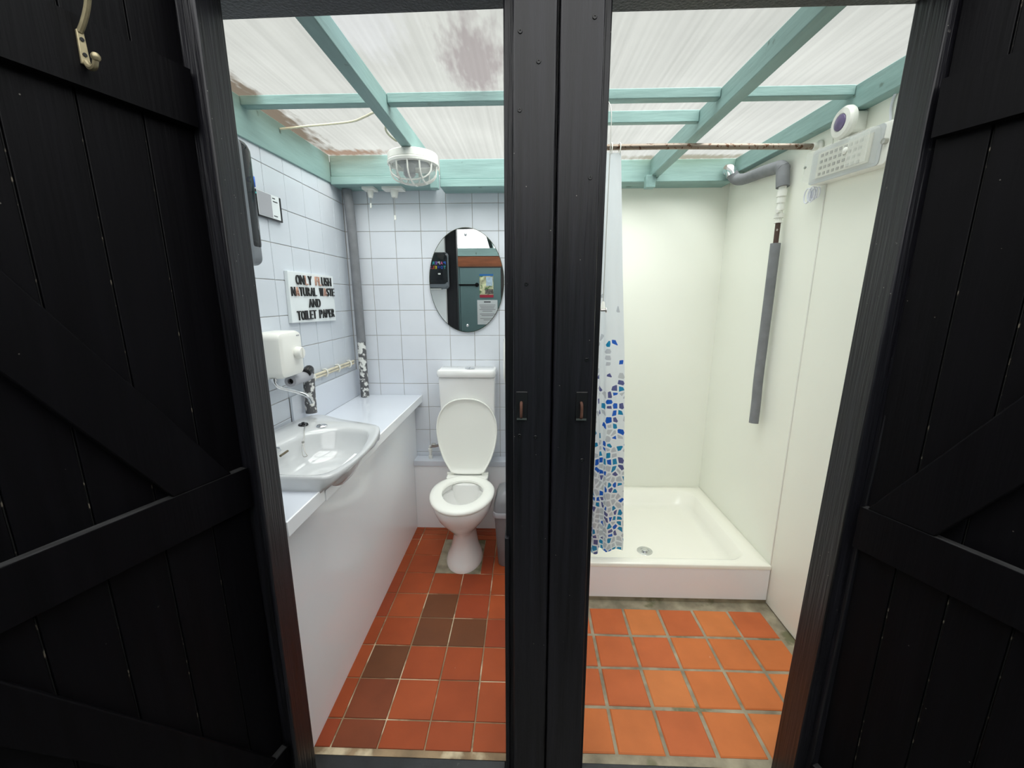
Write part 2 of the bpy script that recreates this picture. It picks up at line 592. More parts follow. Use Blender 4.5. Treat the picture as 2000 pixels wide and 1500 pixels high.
def letter(ch, material, parent, O, U, V, N, h, depth, w=None, bold=0.0, name='letter'):
    """one raised letter: lower left corner at O, width along U, height along V, standing out along N. Returns its width."""
    cu = bpy.data.curves.new('letter_outline', 'FONT')
    cu.body = ch
    cu.size = 1.0
    cu.extrude = 0.5
    cu.offset = bold
    cu.resolution_u = 4
    tmp = bpy.data.objects.new('letter_tmp', cu)
    COL.objects.link(tmp)
    dg = bpy.context.evaluated_depsgraph_get()
    me = bpy.data.meshes.new_from_object(tmp.evaluated_get(dg))
    bpy.data.objects.remove(tmp)
    bpy.data.curves.remove(cu)
    xs = [v.co.x for v in me.vertices]
    ys = [v.co.y for v in me.vertices]
    x0, x1, y0, y1 = min(xs), max(xs), min(ys), max(ys)
    sy = h / (y1 - y0)
    sx = (w / (x1 - x0)) if w else sy * 0.72
    O, U, V, N = Vector(O), Vector(U), Vector(V), Vector(N)
    for v in me.vertices:
        c = v.co
        v.co = O + U * ((c.x - x0) * sx) + V * ((c.y - y0) * sy) + N * ((c.z + 0.5) * depth)
    me.materials.clear()
    me.materials.append(material)
    me.name = name
    if U.cross(V).dot(N) < 0:
        me.flip_normals()
    o = bpy.data.objects.new(name, me)
    COL.objects.link(o)
    attach(o, parent)
    return (x1 - x0) * sx


X, Y, Z = (1, 0, 0), (0, 1, 0), (0, 0, 1)
LW, BW, RW, SB = -1.065, 2.508, 1.20, 2.645     # left wall, back wall of the toilet room, right wall, back wall of the shower
PA, PB = 0.03, 0.13                              # the partition between the two rooms


def zs(y):                                       # underside of the roof sheets
    return 2.212 + 0.024 * (y - 1.54)


# ================================================================== SETTING
# floor: two tiled rooms on a mortar bed
DARK = {(1, 3): 3, (1, 2): 3, (2, 2): 3, (0, 1): 3, (0, 0): 4, (0, -1): 4}
fl = MB()
fl.box((LW - 0.1, 1.055, -0.06), (PB, 2.62, -0.004), 0)
fl.box((PB, 1.055, -0.06), (RW + 0.1, 2.75, -0.004), 1)
def pick_l(i, j):
    return 2 + DARK.get((i, j), random.choice([0, 0, 1, 2]))
TL = dict(jitter=0.0006, edge=0.002)
tiles(fl, (0, 0, 0), X, Y, Z, -0.6526, 1.1738, 0.1599, 0.1599, (-0.7066 - 0.02, PA), (1.075, 1.973), 0.0055, 0.01, pick_l, **TL)
tiles(fl, (0, 0, 0), X, Y, Z, -0.6526, 1.1738, 0.1599, 0.1599, (-0.7066 - 0.02, -0.4927), (1.973, 2.293), 0.0055, 0.01, pick_l, **TL)
tiles(fl, (0, 0, 0), X, Y, Z, -0.6526, 1.1738, 0.1599, 0.1599, (-0.243, PA), (1.973, 2.293), 0.0055, 0.01, pick_l, **TL)
tiles(fl, (0, 0, 0), X, Y, Z, -0.6526, 2.293, 0.1599, 0.052, (-0.7066 - 0.02, PA), (2.293, 2.44), 0.0055, 0.01, lambda i, j: 2 + random.choice([0, 1, 2]), **TL)
fl.box((-0.4927, 1.974, -0.01), (-0.243, 2.293, -0.0015), 1)
def pick_r(i, j):
    return 7 + random.choice([0, 0, 1, 1, 2]) if i > 0 else 7 + random.choice([2, 2, 0])
tiles(fl, (0, 0, 0), X, Y, Z, 0.3127, 1.079, 0.1667, 0.1663, (PB + 0.005, 1.148), (1.079, 1.744), 0.013, 0.01, pick_r, jitter=0.0012, edge=0.004)
struct(fl.build('floor', [PALEGROUT, MORTAR] + TC + OR_, smooth=12))

# left wall, tiled
w = MB()
w.box((LW - 0.12, 1.0, -0.05), (LW - 0.003, BW + 0.1, 2.205), 0)
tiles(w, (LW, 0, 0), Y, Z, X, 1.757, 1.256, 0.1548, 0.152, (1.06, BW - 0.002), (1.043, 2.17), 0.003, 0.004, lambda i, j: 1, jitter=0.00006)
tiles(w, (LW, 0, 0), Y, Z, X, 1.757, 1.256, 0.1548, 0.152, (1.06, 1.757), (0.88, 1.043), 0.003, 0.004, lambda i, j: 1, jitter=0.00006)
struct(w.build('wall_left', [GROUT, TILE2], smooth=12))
# back wall, tiled
w = MB()
w.box((LW - 0.12, BW + 0.003, -0.05), (PB, BW + 0.12, 2.205), 0)
tiles(w, (0, BW, 0), X, Z, (0, -1, 0), -0.9198, 1.256, 0.152, 0.152, (LW, PA), (0.44, 2.17), 0.003, 0.004, lambda i, j: 1, jitter=0.00006)
struct(w.build('wall_back', [GROUT, TILE], smooth=12))
# partition
struct(MB().box((PA, 1.06, -0.05), (PB, SB, 2.20)).build('wall_partition', WHITEWALL))
# shower walls in cream panels
w = MB()
w.box((PB, SB, -0.05), (RW + 0.12, SB + 0.1, 2.205))
struct(w.build('wall_shower_back', PANEL))
w = MB()
w.box((RW, 1.802, -0.05), (RW + 0.12, SB, 2.195))
w.box((RW - 0.002, 1.0, 0.004), (RW + 0.12, 1.799, 2.195))
struct(w.build('wall_right', PANEL, bevel=0.0015))
struct(MB().box((RW - 0.006, 1.7975, 0.2), (RW + 0.004, 1.8035, 2.13)).build('trim_7', WPLAST))       # panel joint strip
# front wall: inside face white, beside and above the doorways
w = MB()
w.box((LW - 0.1, 0.985, -0.05), (-0.755, 1.06, 2.45), 0)
w.box((0.90, 0.985, -0.05), (RW + 0.12, 1.06, 2.45), 0)
w.box((-0.76, 0.99, 2.165), (0.90, 1.055, 2.45), 0)
struct(w.build('wall_front', WHITEWALL))
w = MB()
w.box((-1.75, 0.955, 2.17), (1.75, 0.985, 2.62), 0)
w.box((-1.75, 0.955, -0.1), (-0.80, 0.985, 2.17), 1)
w.box((0.95, 0.955, -0.1), (1.75, 0.985, 2.17), 1)
struct(w.build('wall_outside', [GREENX, DARKWALL]))

# roof sheets: ribbed, thin
def ribbed(name, x0, x1, y0, y1, zf, m, pitch=0.02, amp=0.0018, th=0.006):
    nx = int((x1 - x0) / (pitch / 2))
    lo, hi = [], []
    mb = MB()
    loops = []
    for y in (y0, y1):
        low = [(x0 + (x1 - x0) * k / nx, y, zf(y) + (amp if k % 2 else 0)) for k in range(nx + 1)]
        loops.append(low)
    mb.loft(loops, False, False, closed=False)
    return mb.build(name, m, smooth=0)
struct(ribbed('ceiling', LW - 0.1, RW + 0.1, 0.985, 2.74, zs, SHEET_MAT))
struct(ribbed('ceiling_yard', -1.7, 1.7, -4.0, 0.99, lambda y: 2.60 - 0.045 * (1 - y), SHEET_OUT, pitch=0.06, amp=0.008))

# yard behind the camera (partly seen in the mirror)
struct(MB().box((-1.8, -4.1, -0.15), (1.8, 1.056, -0.055)).build('floor_yard', CONC))
w = MB()
w.box((-1.8, -4.1, -0.15), (-1.7, 1.0, 2.75))
w.box((1.7, -4.1, -0.15), (1.8, 1.0, 2.75))
w.box((-1.8, -4.1, -0.15), (1.8, -4.0, 2.75))
struct(w.build('wall_yard_blocker', DARKWALL))  # unseen dark end walls, added to keep the yard light low
w = MB()
w.box((-1.7, -1.30, -0.06), (-0.98, -1.22, 2.07), 0)
w.box((-0.32, -1.30, -0.06), (1.7, -1.22, 2.07), 0)
w.box((-0.98, -1.30, 1.93), (-0.32, -1.22, 2.07), 1)
w.box((-1.7, -1.215, 1.925), (1.7, -1.20, 2.066), 1)
struct(w.build('wall_opposite', [GREYGREEN, BROWN]))
t = thing('yard_roof_beam', 'sage green beam over the grey-green door, in the oval mirror', 'beam', (0, -1.21, 2.07), kind='thing')
MB().box((-1.69, -1.28, 2.07), (1.69, -1.195, 2.18)).build('beam', GREENX, t, bevel=0.003)
t = thing('yard_rafter', 'dark green rafter under the ribbed yard roof, in the oval mirror', 'beam', (-0.6, -2, 2.4), kind='thing')
MB().hexa([(-0.70, -3.98, 2.28), (-0.64, -3.98, 2.28), (-0.53, -1.2, 2.40), (-0.59, -1.2, 2.40), (-0.70, -3.98, 2.37), (-0.64, -3.98, 2.37), (-0.53, -1.2, 2.49), (-0.59, -1.2, 2.49)]).build('beam', GREEN, t)
d3 = thing('door_3', 'grey-green boarded door with poster and notice, reflected in the mirror', 'door', (-0.65, -1.24, 0), kind='structure')
dm = MB().box((-0.97, -1.26, 0.0), (-0.37, -1.21, 1.905))
for gx in (-0.85, -0.73, -0.61, -0.49):
    dm.box((gx - 0.002, -1.212, 0.0), (gx + 0.002, -1.2085, 1.9))
dm.build('boards', GREYGREEN, d3)
MB().box((-0.99, -1.205, 1.655), (-0.735, -1.198, 1.675)).lathe([(0.03, 0), (0.03, 0.006)], (-0.72, -1.205, 1.665), (0, 1, 0), 20).build('strap_hinge', BLKPL, d3)

# ------------------------------------------------------------------ door frames
def jamb(name, xt, xb, inner, blocks):
    """inner = +1: reveal faces +x (left jamb)."""
    s = inner
    m = MB()
    for (off, y0, y1, wd) in blocks:
        a = [(xb - s * off, y0, -0.05), (xb - s * off, y1, -0.05), (xb - s * (off + wd), y1, -0.05), (xb - s * (off + wd), y0, -0.05)]
        b = [(xt - s * off, y0, 2.17), (xt - s * off, y1, 2.17), (xt - s * (off + wd), y1, 2.17), (xt - s * (off + wd), y0, 2.17)]
        m.hexa(a + b)
    return struct(m.build(name, BLACK, bevel=0.003))
jamb('trim_1', -0.651, -0.6585, 1, ((0.0, 0.918, 1.000, 0.012), (0.011, 0.966, 1.001, 0.10)))
jamb('trim_2', 0.838, 0.800, -1, ((0.0, 0.975, 1.062, 0.08), (0.030, 0.957, 0.976, 0.05)))
def head(name, x0, x1, za, zb, xs_):
    m = MB().hexa([(x0, 0.975, za), (x1, 0.975, zb), (x1, 1.062, zb), (x0, 1.062, za), (x0, 0.975, 2.175), (x1, 0.975, 2.175), (x1, 1.062, 2.175), (x0, 1.062, 2.175)])
    m.box((xs_[0], 0.93, max(za, zb) + 0.010), (xs_[1], 0.975, 2.20))
    return struct(m.build(name, BLACK, bevel=0.003))
head('trim_3', -0.78, -0.045, 2.1035, 2.1130, (-0.78, -0.045))
head('trim_4', 0.170, 0.93, 2.1015, 2.1035, (0.190, 0.93))
SILL = mat('worn_black_sill', (0.016, 0.018, 0.02, 1), 0.35, var=0.3, vscale=12, bump=0.3, bscale=40, dirt=((0.2, 0.19, 0.17, 1), 40, 0.70))
struct(MB().box((-0.70, 0.90, -0.055), (-0.055, 1.058, -0.004)).build('trim_5', SILL, bevel=0.006))
struct(MB().box((0.185, 0.90, -0.055), (0.805, 1.062, -0.004)).build('trim_6', SILL, bevel=0.006))

# the post between the doorways
post = thing('door_post', 'black painted double post standing between the two doorways', 'post', (0.065, 1.0, 0), kind='thing')
def board(x0t, x1t, x0b, x1b, y0, y1, zt=2.25, zb=-0.05):
    return MB().hexa([(x0b, y0, zb), (x1b, y0, zb), (x1b, y1, zb), (x0b, y1, zb), (x0t, y0, zt), (x1t, y0, zt), (x1t, y1, zt), (x0t, y1, zt)])
board(-0.0497, 0.1750, -0.0497, 0.1822, 0.988, 1.062).build('frame', BLACK, post, bevel=0.003)
board(-0.0285, 0.0592, -0.0275, 0.0635, 0.945, 0.990).build('board', BLACK, post, bevel=0.004)
board(0.0660, 0.1525, 0.0665, 0.1690, 0.945, 0.990).build('board', BLACK, post, bevel=0.004)
MB().box((-0.0525, 0.976, -0.05), (-0.040, 1.064, 0.86)).build('stop', BLACK, post, bevel=0.002)
scr = None
for sx, sz in [(-0.0137, 2.0061), (0.1334, 2.0277), (0.0237, 1.9526), (-0.0144, 1.8652), (0.1356, 1.7346), (0.0014, 1.5151), (-0.0131, 1.1573), (0.0256, 1.1538), (0.1399, 1.0956), (0.1426, 1.3438)]:
    if scr is None:
        scr = MB().lathe([(0.0046, 0), (0.0048, 0.0012), (0.0040, 0.0022), (0.0020, 0.0022), (0.0014, 0.0008), (0.00001, 0.0008)], (0, 0, 0), (0, -1, 0), 12).build('screw', BLKPL, post)
        scr.matrix_parent_inverse = Matrix.Translation(-post.location)
        o = scr
    else:
        o = scr.copy()
        COL.objects.link(o)
        o.parent = post
        o.matrix_parent_inverse = Matrix.Translation(-post.location)
    o.location = (sx, 0.9455, sz)
for cx in (-0.008, 0.134):
    k = MB().box((cx - 0.014, 0.9415, 1.198), (cx + 0.014, 0.9465, 1.268)).build('latch_keeper', BLKPL, post, bevel=0.0015)
    MB().tube(smooth_path([(cx - 0.001, 0.943, 1.242), (cx - 0.001, 0.931, 1.238), (cx - 0.001, 0.929, 1.222), (cx - 0.001, 0.931, 1.209), (cx - 0.001, 0.943, 1.204)], 5), 0.0034, 8).build('staple', RUST, k)
    MB().box((cx - 0.012, 0.939, 1.199), (cx + 0.012, 0.942, 1.203)).build('lip', STEEL, k)

# ------------------------------------------------------------------ the two open doors (ledged and braced, black)
def make_door(name, hinge, theta, side, label, zl, lean):
    """local frame: +x from hinge outwards, y = side is the face towards the camera."""
    d = thing(name, label, 'door', (hinge[0], hinge[1], 0), kind='structure', world=False)
    d.rotation_euler = (0, 0, theta)
    y0 = 0.0
    def pl(m, u0, u1, z0, z1, a, b):
        m.box((u0, min(a * side, b * side), z0), (u1, max(a * side, b * side), z1))
    m = MB()
    us = [-0.03] + [0.066 + 0.1015 * k if side > 0 else 0.057 + 0.0945 * k for k in range(6)] + [0.64]
    for a, b in zip(us[:-1], us[1:]):
        pl(m, a + 0.0022, b - 0.0022, 0.02, 2.13, -0.045, -0.022)
    pl(m, -0.028, 0.638, 0.03, 2.12, -0.043, -0.029)
    for u in us[1:-1]:
        m.box((u - 0.0012, min(-0.0285 * side, -0.0248 * side), 0.05), (u + 0.0012, max(-0.0285 * side, -0.0248 * side), 2.1), 1)
    m.build('boards', [DOORBLACK, WORN], d, bevel=0.0025)
    for (za, zb, nm) in zl:
        mm = MB()
        pl(mm, -0.026, 0.60, za, zb, -0.022, 0.0)
        mm.box((-0.022, min(-0.0215 * side, -0.0025 * side), zb), (0.598, max(-0.0215 * side, -0.0025 * side), zb + 0.0004), 1)
        mm.build(nm, [DOORBLACK, DUST], d, bevel=0.003)
    return d
# left door
aL = math.atan2(-math.cos(R(18.5)), -math.sin(R(18.5)))
DL = make_door('door_1', (-0.715, 0.93), aL, 1, 'open black boarded door at left of the toilet doorway, with a hook', [(1.845, 1.956, 'ledge'), (0.955, 1.061, 'ledge'), (0.06, 0.165, 'ledge')], 1)
for pts in ([(0.030, 1.062), (0.125, 1.062), (0.42, 1.525), (0.42, 1.69), (0.5, 1.843), (0.43, 1.843)], [(0.012, 0.166), (0.10, 0.166), (0.56, 0.954), (0.475, 0.954)]):
    if len(pts) == 6:
        pts = [(0.015, 1.062), (0.145, 1.062), (0.60, 1.775), (0.60, 1.843), (0.513, 1.843)]
    MB().prism(pts, 'y', -0.022, -0.0015).build('brace', DOORBLACK, DL, bevel=0.003)
hk = MB().hexa([(0.149, 0.0, 1.880), (0.162, 0.0, 1.880), (0.161, 0.0, 1.932), (0.151, 0.0, 1.932), (0.149, 0.005, 1.880), (0.162, 0.005, 1.880), (0.161, 0.005, 1.932), (0.151, 0.005, 1.932)]).build('coat_hook', BRASS, DL, bevel=0.001)
MB().tube(smooth_path([(0.156, 0.004, 1.930), (0.154, 0.014, 1.942), (0.152, 0.026, 1.960), (0.152, 0.036, 1.976)], 5), [0.0045] * 15 + [0.0042], 8).ball((0.152, 0.038, 1.979), 0.0075, 10).build('upper_arm', BRASS, hk)
MB().tube(smooth_path([(0.156, 0.004, 1.884), (0.156, 0.014, 1.874), (0.156, 0.026, 1.874), (0.156, 0.033, 1.884)], 5), 0.0045, 8).ball((0.156, 0.034, 1.887), 0.007, 10).build('lower_arm', BRASS, hk)
for z in (1.895, 1.918):
    MB().lathe([(0.0032, 0), (0.0032, 0.0015)], (0.156, 0.005, z), (0, 1, 0), 10).build('screw', BLKPL, hk)
# right door
aR = math.atan2(-math.cos(R(22)), math.sin(R(22)))
DR = make_door('door_2', (0.84, 0.93), aR, -1, 'open black boarded door at right of the shower doorway', [(1.805, 1.912, 'ledge'), (0.868, 0.978, 'ledge'), (0.06, 0.165, 'ledge')], -1)
MB().prism([(-0.012, 0.979), (0.115, 0.979), (0.60, 1.784), (0.60, 1.803), (0.482, 1.803)], 'y', 0.0015, 0.022).build('brace', DOORBLACK, DR, bevel=0.003)

# ------------------------------------------------------------------ roof timbers
def beam(label, boxes, mname, m, cat='beam', name='roof_beam', end=None):
    t = None
    mb = MB()
    for b in boxes:
        if len(b) == 8:
            mb.hexa(b)
        else:
            mb.box(*b)
    o = mb.build(name, m, bevel=0.003)
    tag(o, label, cat, kind='thing')
    return o
def rafter(x0, x1, yb, label, blk):
    t = thing('rafter', label, 'beam', ((x0 + x1) / 2, 1.7, 2.14), kind='thing')
    MB().hexa([(x0, 1.063, 2.142), (x1, 1.063, 2.142), (x1, yb, 2.140), (x0, yb, 2.140), (x0, 1.063, zs(1.063) - 0.002), (x1, 1.063, zs(1.063) - 0.002), (x1, yb, zs(yb) - 0.002), (x0, yb, zs(yb) - 0.002)]).build('beam', GREEN, t, bevel=0.003)
    MB().box((blk[0], yb - 0.045, blk[2]), (blk[1], yb, 2.142)).build('end_block', GREEN, t, bevel=0.003)
    return t
rafter(-0.556, -0.510, 2.355, 'sage green rafter above the toilet carrying the caged lamp', (-0.508, -0.466, 2.050))
rafter(0.690, 0.738, 2.50, 'sage green rafter with knots running above the shower tray', (0.660, 0.712, 2.078))
beam('wide sage green beam topping the left tiled wall', [[(-1.10, 1.063, 2.052), (-1.056, 1.063, 2.052), (-1.056, 2.36, 2.092), (-1.10, 2.36, 2.092), (-1.10, 1.063, zs(1.063) - .002), (-1.056, 1.063, zs(1.063) - .002), (-1.056, 2.36, zs(2.36) - .002), (-1.10, 2.36, zs(2.36) - .002)]], 'b', GREEN)
beam('stepped sage green beam on the back wall between corner pipe and caged lamp', [((-1.056, 2.36, 2.125), (-0.512, 2.50, zs(2.36) - .002)), ((-1.056, 2.352, 2.083), (-0.512, 2.50, 2.124))], 'b', GREENX)
beam('stepped sage green beam on the back wall above the oval mirror', [((-0.463, 2.36, 2.106), (PA, 2.50, 2.204)), ((-0.463, 2.354, 2.066), (PA, 2.50, 2.105))], 'b', GREENX)
beam('sage green beam across the back wall of the shower', [((PB, 2.50, 2.118), (1.155, SB, zs(2.5) - .002))], 'b', GREENX)
beam('sage green beam sloping along the top of the right shower wall', [[(1.155, 1.063, 2.115), (1.199, 1.063, 2.115), (1.199, SB, 2.158), (1.155, SB, 2.158), (1.155, 1.063, zs(1.063) - .002), (1.199, 1.063, zs(1.063) - .002), (1.199, SB, zs(SB) - .002), (1.155, SB, zs(SB) - .002)]], 'b', GREEN)
def nog(x0, x1, label):
    beam(label, [((x0, 1.655, 2.180), (x1, 1.695, zs(1.655) - .001))], 'b', GREENX, name='noggin')
nog(-1.056, -0.557, 'short sage green noggin between left beam and lamp rafter')
nog(-0.509, PA, 'sage green noggin between lamp rafter and the black post')
nog(PB, 0.689, 'thin sage green noggin just above the pale cross board in the shower')
nog(0.739, 1.154, 'sage green noggin between knotty rafter and right wall beam')
beam('pale sage green cross board abutting the knotty rafter above the shower rail', [((PB, 1.840, 2.172), (0.689, 1.868, 2.216))], 'b', GREENX, name='cross_board')

# ================================================================== TOILET ROOM
# boxed counter along the left wall
ct = thing('boxed_counter', 'long white gloss boxed counter below the left wall, holding the basin', 'counter', (-0.88, 1.8, 0))
MB().box((-0.7246, 1.002, 0.0), (-0.7066, 2.505, 0.836)).build('front_panel', LAMIN, ct)
notch = [(-1.055, 1.86), (-0.93, 1.755), (-0.72, 1.69), (-0.69, 1.62), (-0.668, 1.45), (-0.682, 1.27), (-0.70, 1.215), (-1.055, 1.215)]
MB().prism([(-1.055, 1.064), (-0.752, 1.064), (-0.752, 1.003), (-0.66, 1.003), (-0.66, 1.20), (-0.70, 1.205)] + [(-1.055, 1.21)], 'z', 0.838, 0.879).build('worktop', WORKTOP, ct, bevel=0.0015)
MB().prism([(-1.055, 2.506), (-1.055, 1.86), (-0.93, 1.77), (-0.72, 1.70), (-0.66, 1.695), (-0.66, 2.506)], 'z', 0.838, 0.879).build('worktop', WORKTOP, ct, bevel=0.0015)
MB().box((-0.66, 1.003, 0.834), (-0.654, 1.214, 0.8795)).box((-0.66, 1.705, 0.834), (-0.654, 2.506, 0.8795)).box((-0.672, 1.217, 0.830), (-0.6525, 1.702, 0.866)).build('edge_strip', LAMIN, ct, bevel=0.001)
MB().box((LW + 0.001, 1.7575, 0.880), (LW + 0.012, BW - 0.002, 1.045)).build('splash_panel', WORKTOP, ct, bevel=0.001)

# basin
def resample(poly, c, n):
    """points of a polygon (star-shaped about c) at n even angles."""
    out = []
    P = [Vector((p[0] - c[0], p[1] - c[1])) for p in poly]
    for k in range(n):
        a = 2 * math.pi * k / n
        d = Vector((math.cos(a), math.sin(a)))
        best = None
        for i in range(len(P)):
            p, q = P[i], P[(i + 1) % len(P)]
            e = q - p
            den = d.x * (-e.y) + e.x * d.y
            if abs(den) < 1e-9:
                continue
            t = (p.x * (-e.y) + e.x * p.y) / den
            u = (d.x * p.y - d.y * p.x) / den
            if t > 0 and -1e-6 <= u <= 1 + 1e-6:
                best = t if best is None else max(best, t)
        out.append((c[0] + d.x * best, c[1] + d.y * best))
    return out
def smooth2(poly, it=2):
    for _ in range(it):
        o = []
        for i in range(len(poly)):
            a, b = poly[i], poly[(i + 1) % len(poly)]
            o += [(0.75 * a[0] + 0.25 * b[0], 0.75 * a[1] + 0.25 * b[1]), (0.25 * a[0] + 0.75 * b[0], 0.25 * a[1] + 0.75 * b[1])]
        poly = o
    return poly
BASINW = mat('basin_ceramic', srgb(202, 204, 205), 0.08, spec=0.6, coat=0.5)
bs = thing('wash_basin', 'white ceramic basin set into the counter on the left', 'basin', (-0.80, 1.45, 0.88))
outer = [(-1.052, 1.180), (-0.80, 1.180), (-0.66, 1.176), (-0.628, 1.178), (-0.609, 1.20), (-0.592, 1.28), (-0.586, 1.36), (-0.587, 1.45), (-0.600, 1.56), (-0.622, 1.66), (-0.642, 1.705), (-0.67, 1.728), (-0.85, 1.80), (-1.052, 1.895)]
inner = [(-0.940, 1.27), (-0.90, 1.225), (-0.75, 1.20), (-0.69, 1.196), (-0.640, 1.222), (-0.618, 1.30), (-0.612, 1.37), (-0.618, 1.46), (-0.640, 1.57), (-0.664, 1.635), (-0.705, 1.668), (-0.80, 1.690), (-0.87, 1.655), (-0.925, 1.60), (-0.942, 1.52), (-0.945, 1.40)]
c0 = (-0.78, 1.43)
NN = 96
ro = resample(smooth2(outer, 2), c0, NN)
ri = resample(smooth2(inner, 2), c0, NN)
def lp(poly, k, z, cc=c0, dz=None):
    return [(cc[0] + (p[0] - cc[0]) * k, cc[1] + (p[1] - cc[1]) * k, z + (dz(p) if dz else 0)) for p in poly]
def rise(p):                                  # the deck climbs a little to the wall
    return max(0, (-0.86 - p[0])) * 0.06
def mixl(a, b, t, z, dz=None):
    return [(p[0] * (1 - t) + q[0] * t, p[1] * (1 - t) + q[1] * t, z + ((dz(p) * (1 - t) + dz(q) * t) if dz else 0)) for p, q in zip(a, b)]
ci = (-0.77, 1.44)
def skirt(k, z, xmax):                        # under the rim the front draws back to the counter edge
    return [(min(p[0], xmax) if p[0] > xmax else p[0], p[1], z) for p in [(c0[0] + (q[0] - c0[0]) * k, c0[1] + (q[1] - c0[1]) * k) for q in ro]]
L = [skirt(0.97, 0.868, -0.6545), skirt(0.975, 0.8795, -0.653), skirt(0.985, 0.886, -0.640), skirt(0.992, 0.897, -0.616), skirt(0.998, 0.911, -0.594), lp(ro, 1.0, 0.923, dz=rise), lp(ro, 0.994, 0.930, dz=rise), lp(ro, 0.98, 0.933, dz=rise),
     mixl(ro, ri, 0.45, 0.932, rise), mixl(ro, ri, 0.85, 0.930, rise), mixl(ro, ri, 1.0, 0.924, rise), lp(ri, 0.97, 0.908, ci, rise), lp(ri, 0.93, 0.885, ci), lp(ri, 0.87, 0.858, ci), lp(ri, 0.78, 0.832, ci), lp(ri, 0.62, 0.812, ci), lp(ri, 0.35, 0.802, ci), lp(ri, 0.10, 0.800, ci)]
MB().loft(L, False, True).build('bowl', BASINW, bs, smooth=60)
zd = 0.934
MB().lathe([(0.00001, 0.012), (0.006, 0.012), (0.0075, 0.006), (0.019, 0.005), (0.021, 0.0), (0.020, -0.004)], (-0.972, 1.685, zd + 0.006), Z, 20).build('plug', BLKPL, bs)
ch = smooth_path([(-0.965, 1.680, zd + 0.014), (-0.950, 1.668, zd + 0.016), (-0.940, 1.640, zd + 0.013), (-0.928, 1.612, 0.943), (-0.915, 1.585, 0.925), (-0.908, 1.560, 0.908), (-0.896, 1.540, 0.892), (-0.880, 1.520, 0.876), (-0.868, 1.508, 0.868), (-0.878, 1.498, 0.870), (-0.897, 1.525, 0.890), (-0.907, 1.552, 0.904)], 8)
MB().tube(ch, 0.0016, 6).ball((-0.908, 1.558, 0.907), 0.006, 8).build('plug_chain', STEEL, bs)
MB().lathe([(0.022, 0), (0.023, 0.003), (0.019, 0.007), (0.012, 0.0085), (0.00001, 0.009)], (-0.893, 1.690, zd - 0.002), Z, 24).build('tap_hole_cover', CHROME, bs)
MB().lathe([(0.022, 0), (0.023, 0.003), (0.019, 0.012), (0.010, 0.016), (0.00001, 0.017)], (-0.918, 1.385, zd - 0.001), Z, 24).build('tap_hole_cover', CHROME, bs)
ov = MB()
ov.rbox((-0.004, -0.026, -0.004), (0.004, 0.026, 0.004), 0.0035, 'y', 4)
o = ov.build('overflow_slot', mat('overflow_dark', srgb(96, 88, 70), 0.6), bs)
o.matrix_parent_inverse = Matrix.Translation(-bs.location)
o.location = (-0.9175, 1.44, 0.905)
o.rotation_euler = (0, 0, R(2))

# hand-wash water heater on the left wall
hw = thing('water_heater', 'small white wall water heater with round knob above the basin', 'water heater', (-1.06, 1.635, 1.17))
MB().rbox((LW + 0.001, 1.545, 1.168), (-0.950, 1.715, 1.352), 0.03, 'x', 6, edge=0.018).build('casing', WPLAST, hw)
MB().box((LW + 0.001, 1.552, 1.165), (-1.03, 1.708, 1.176)).build('back_plate', WPLAST, hw)
kb = MB().lathe([(0.024, 0), (0.026, 0.006), (0.024, 0.022), (0.021, 0.026), (0.00001, 0.026)], (-0.952, 1.660, 1.262), X, 28).build('control_knob', WPLAST, hw)
MB().box((-0.929, 1.6575, 1.240), (-0.922, 1.6625, 1.284)).build('grip', WPLAST, kb, bevel=0.001)
MB().box((-0.9505, 1.668, 1.330), (-0.9492, 1.690, 1.335)).build('maker_plate', GLIGHT, hw)
MB().tube(smooth_path([(-1.0, 1.562, 1.172), (-0.998, 1.563, 1.150), (-0.990, 1.575, 1.132), (-0.975, 1.60, 1.118), (-0.950, 1.635, 1.098), (-0.930, 1.650, 1.084), (-0.915, 1.655, 1.068), (-0.906, 1.655, 1.045)], 8), 0.0075, 12).lathe([(0.012, 0), (0.012, 0.012)], (-1.0, 1.562, 1.160), Z, 16).build('swivel_spout', CHROME, hw)

# lagged pipe stub and riser beside the heater
fp = thing('lagged_pipe', 'short grey foam-lagged pipe bending down behind the basin, flaking white paint', 'pipe', (-1.02, 1.85, 0.93))
def hollow(mb, a, b, r, ri_, n=20):
    a, b = Vector(a), Vector(b)
    t = (b - a).normalized()
    mb.lathe([(ri_, 0.02), (ri_, 0.0), (r, 0.0), (r, (b - a).length)], a, t, n)
    return mb
hollow(MB(), (-0.995, 1.665, 1.138), (-1.015, 1.85, 1.130), 0.024, 0.012).build('stub_lagging', GLIGHT, fp)
MB().lathe([(0.0119, 0.018), (0.00001, 0.0181)], (-0.995, 1.665, 1.138), (Vector((-1.015, 1.85, 1.130)) - Vector((-0.995, 1.665, 1.138))), 16).build('hole_shade', DKHOLE, fp)  # black disc paints the shade inside the hollow lagging
MB().tube(smooth_path([(-0.998, 1.80, 1.150), (-1.0, 1.83, 1.160), (-1.01, 1.85, 1.150), (-1.015, 1.856, 1.130)], 5), 0.021, 14).build('elbow', BLKPL, fp)
MB().tube([(-1.018, 1.856, 1.135), (-1.022, 1.856, 1.05), (-1.020, 1.850, 0.947)], 0.025, 18).build('riser_lagging', FLAKY, fp)

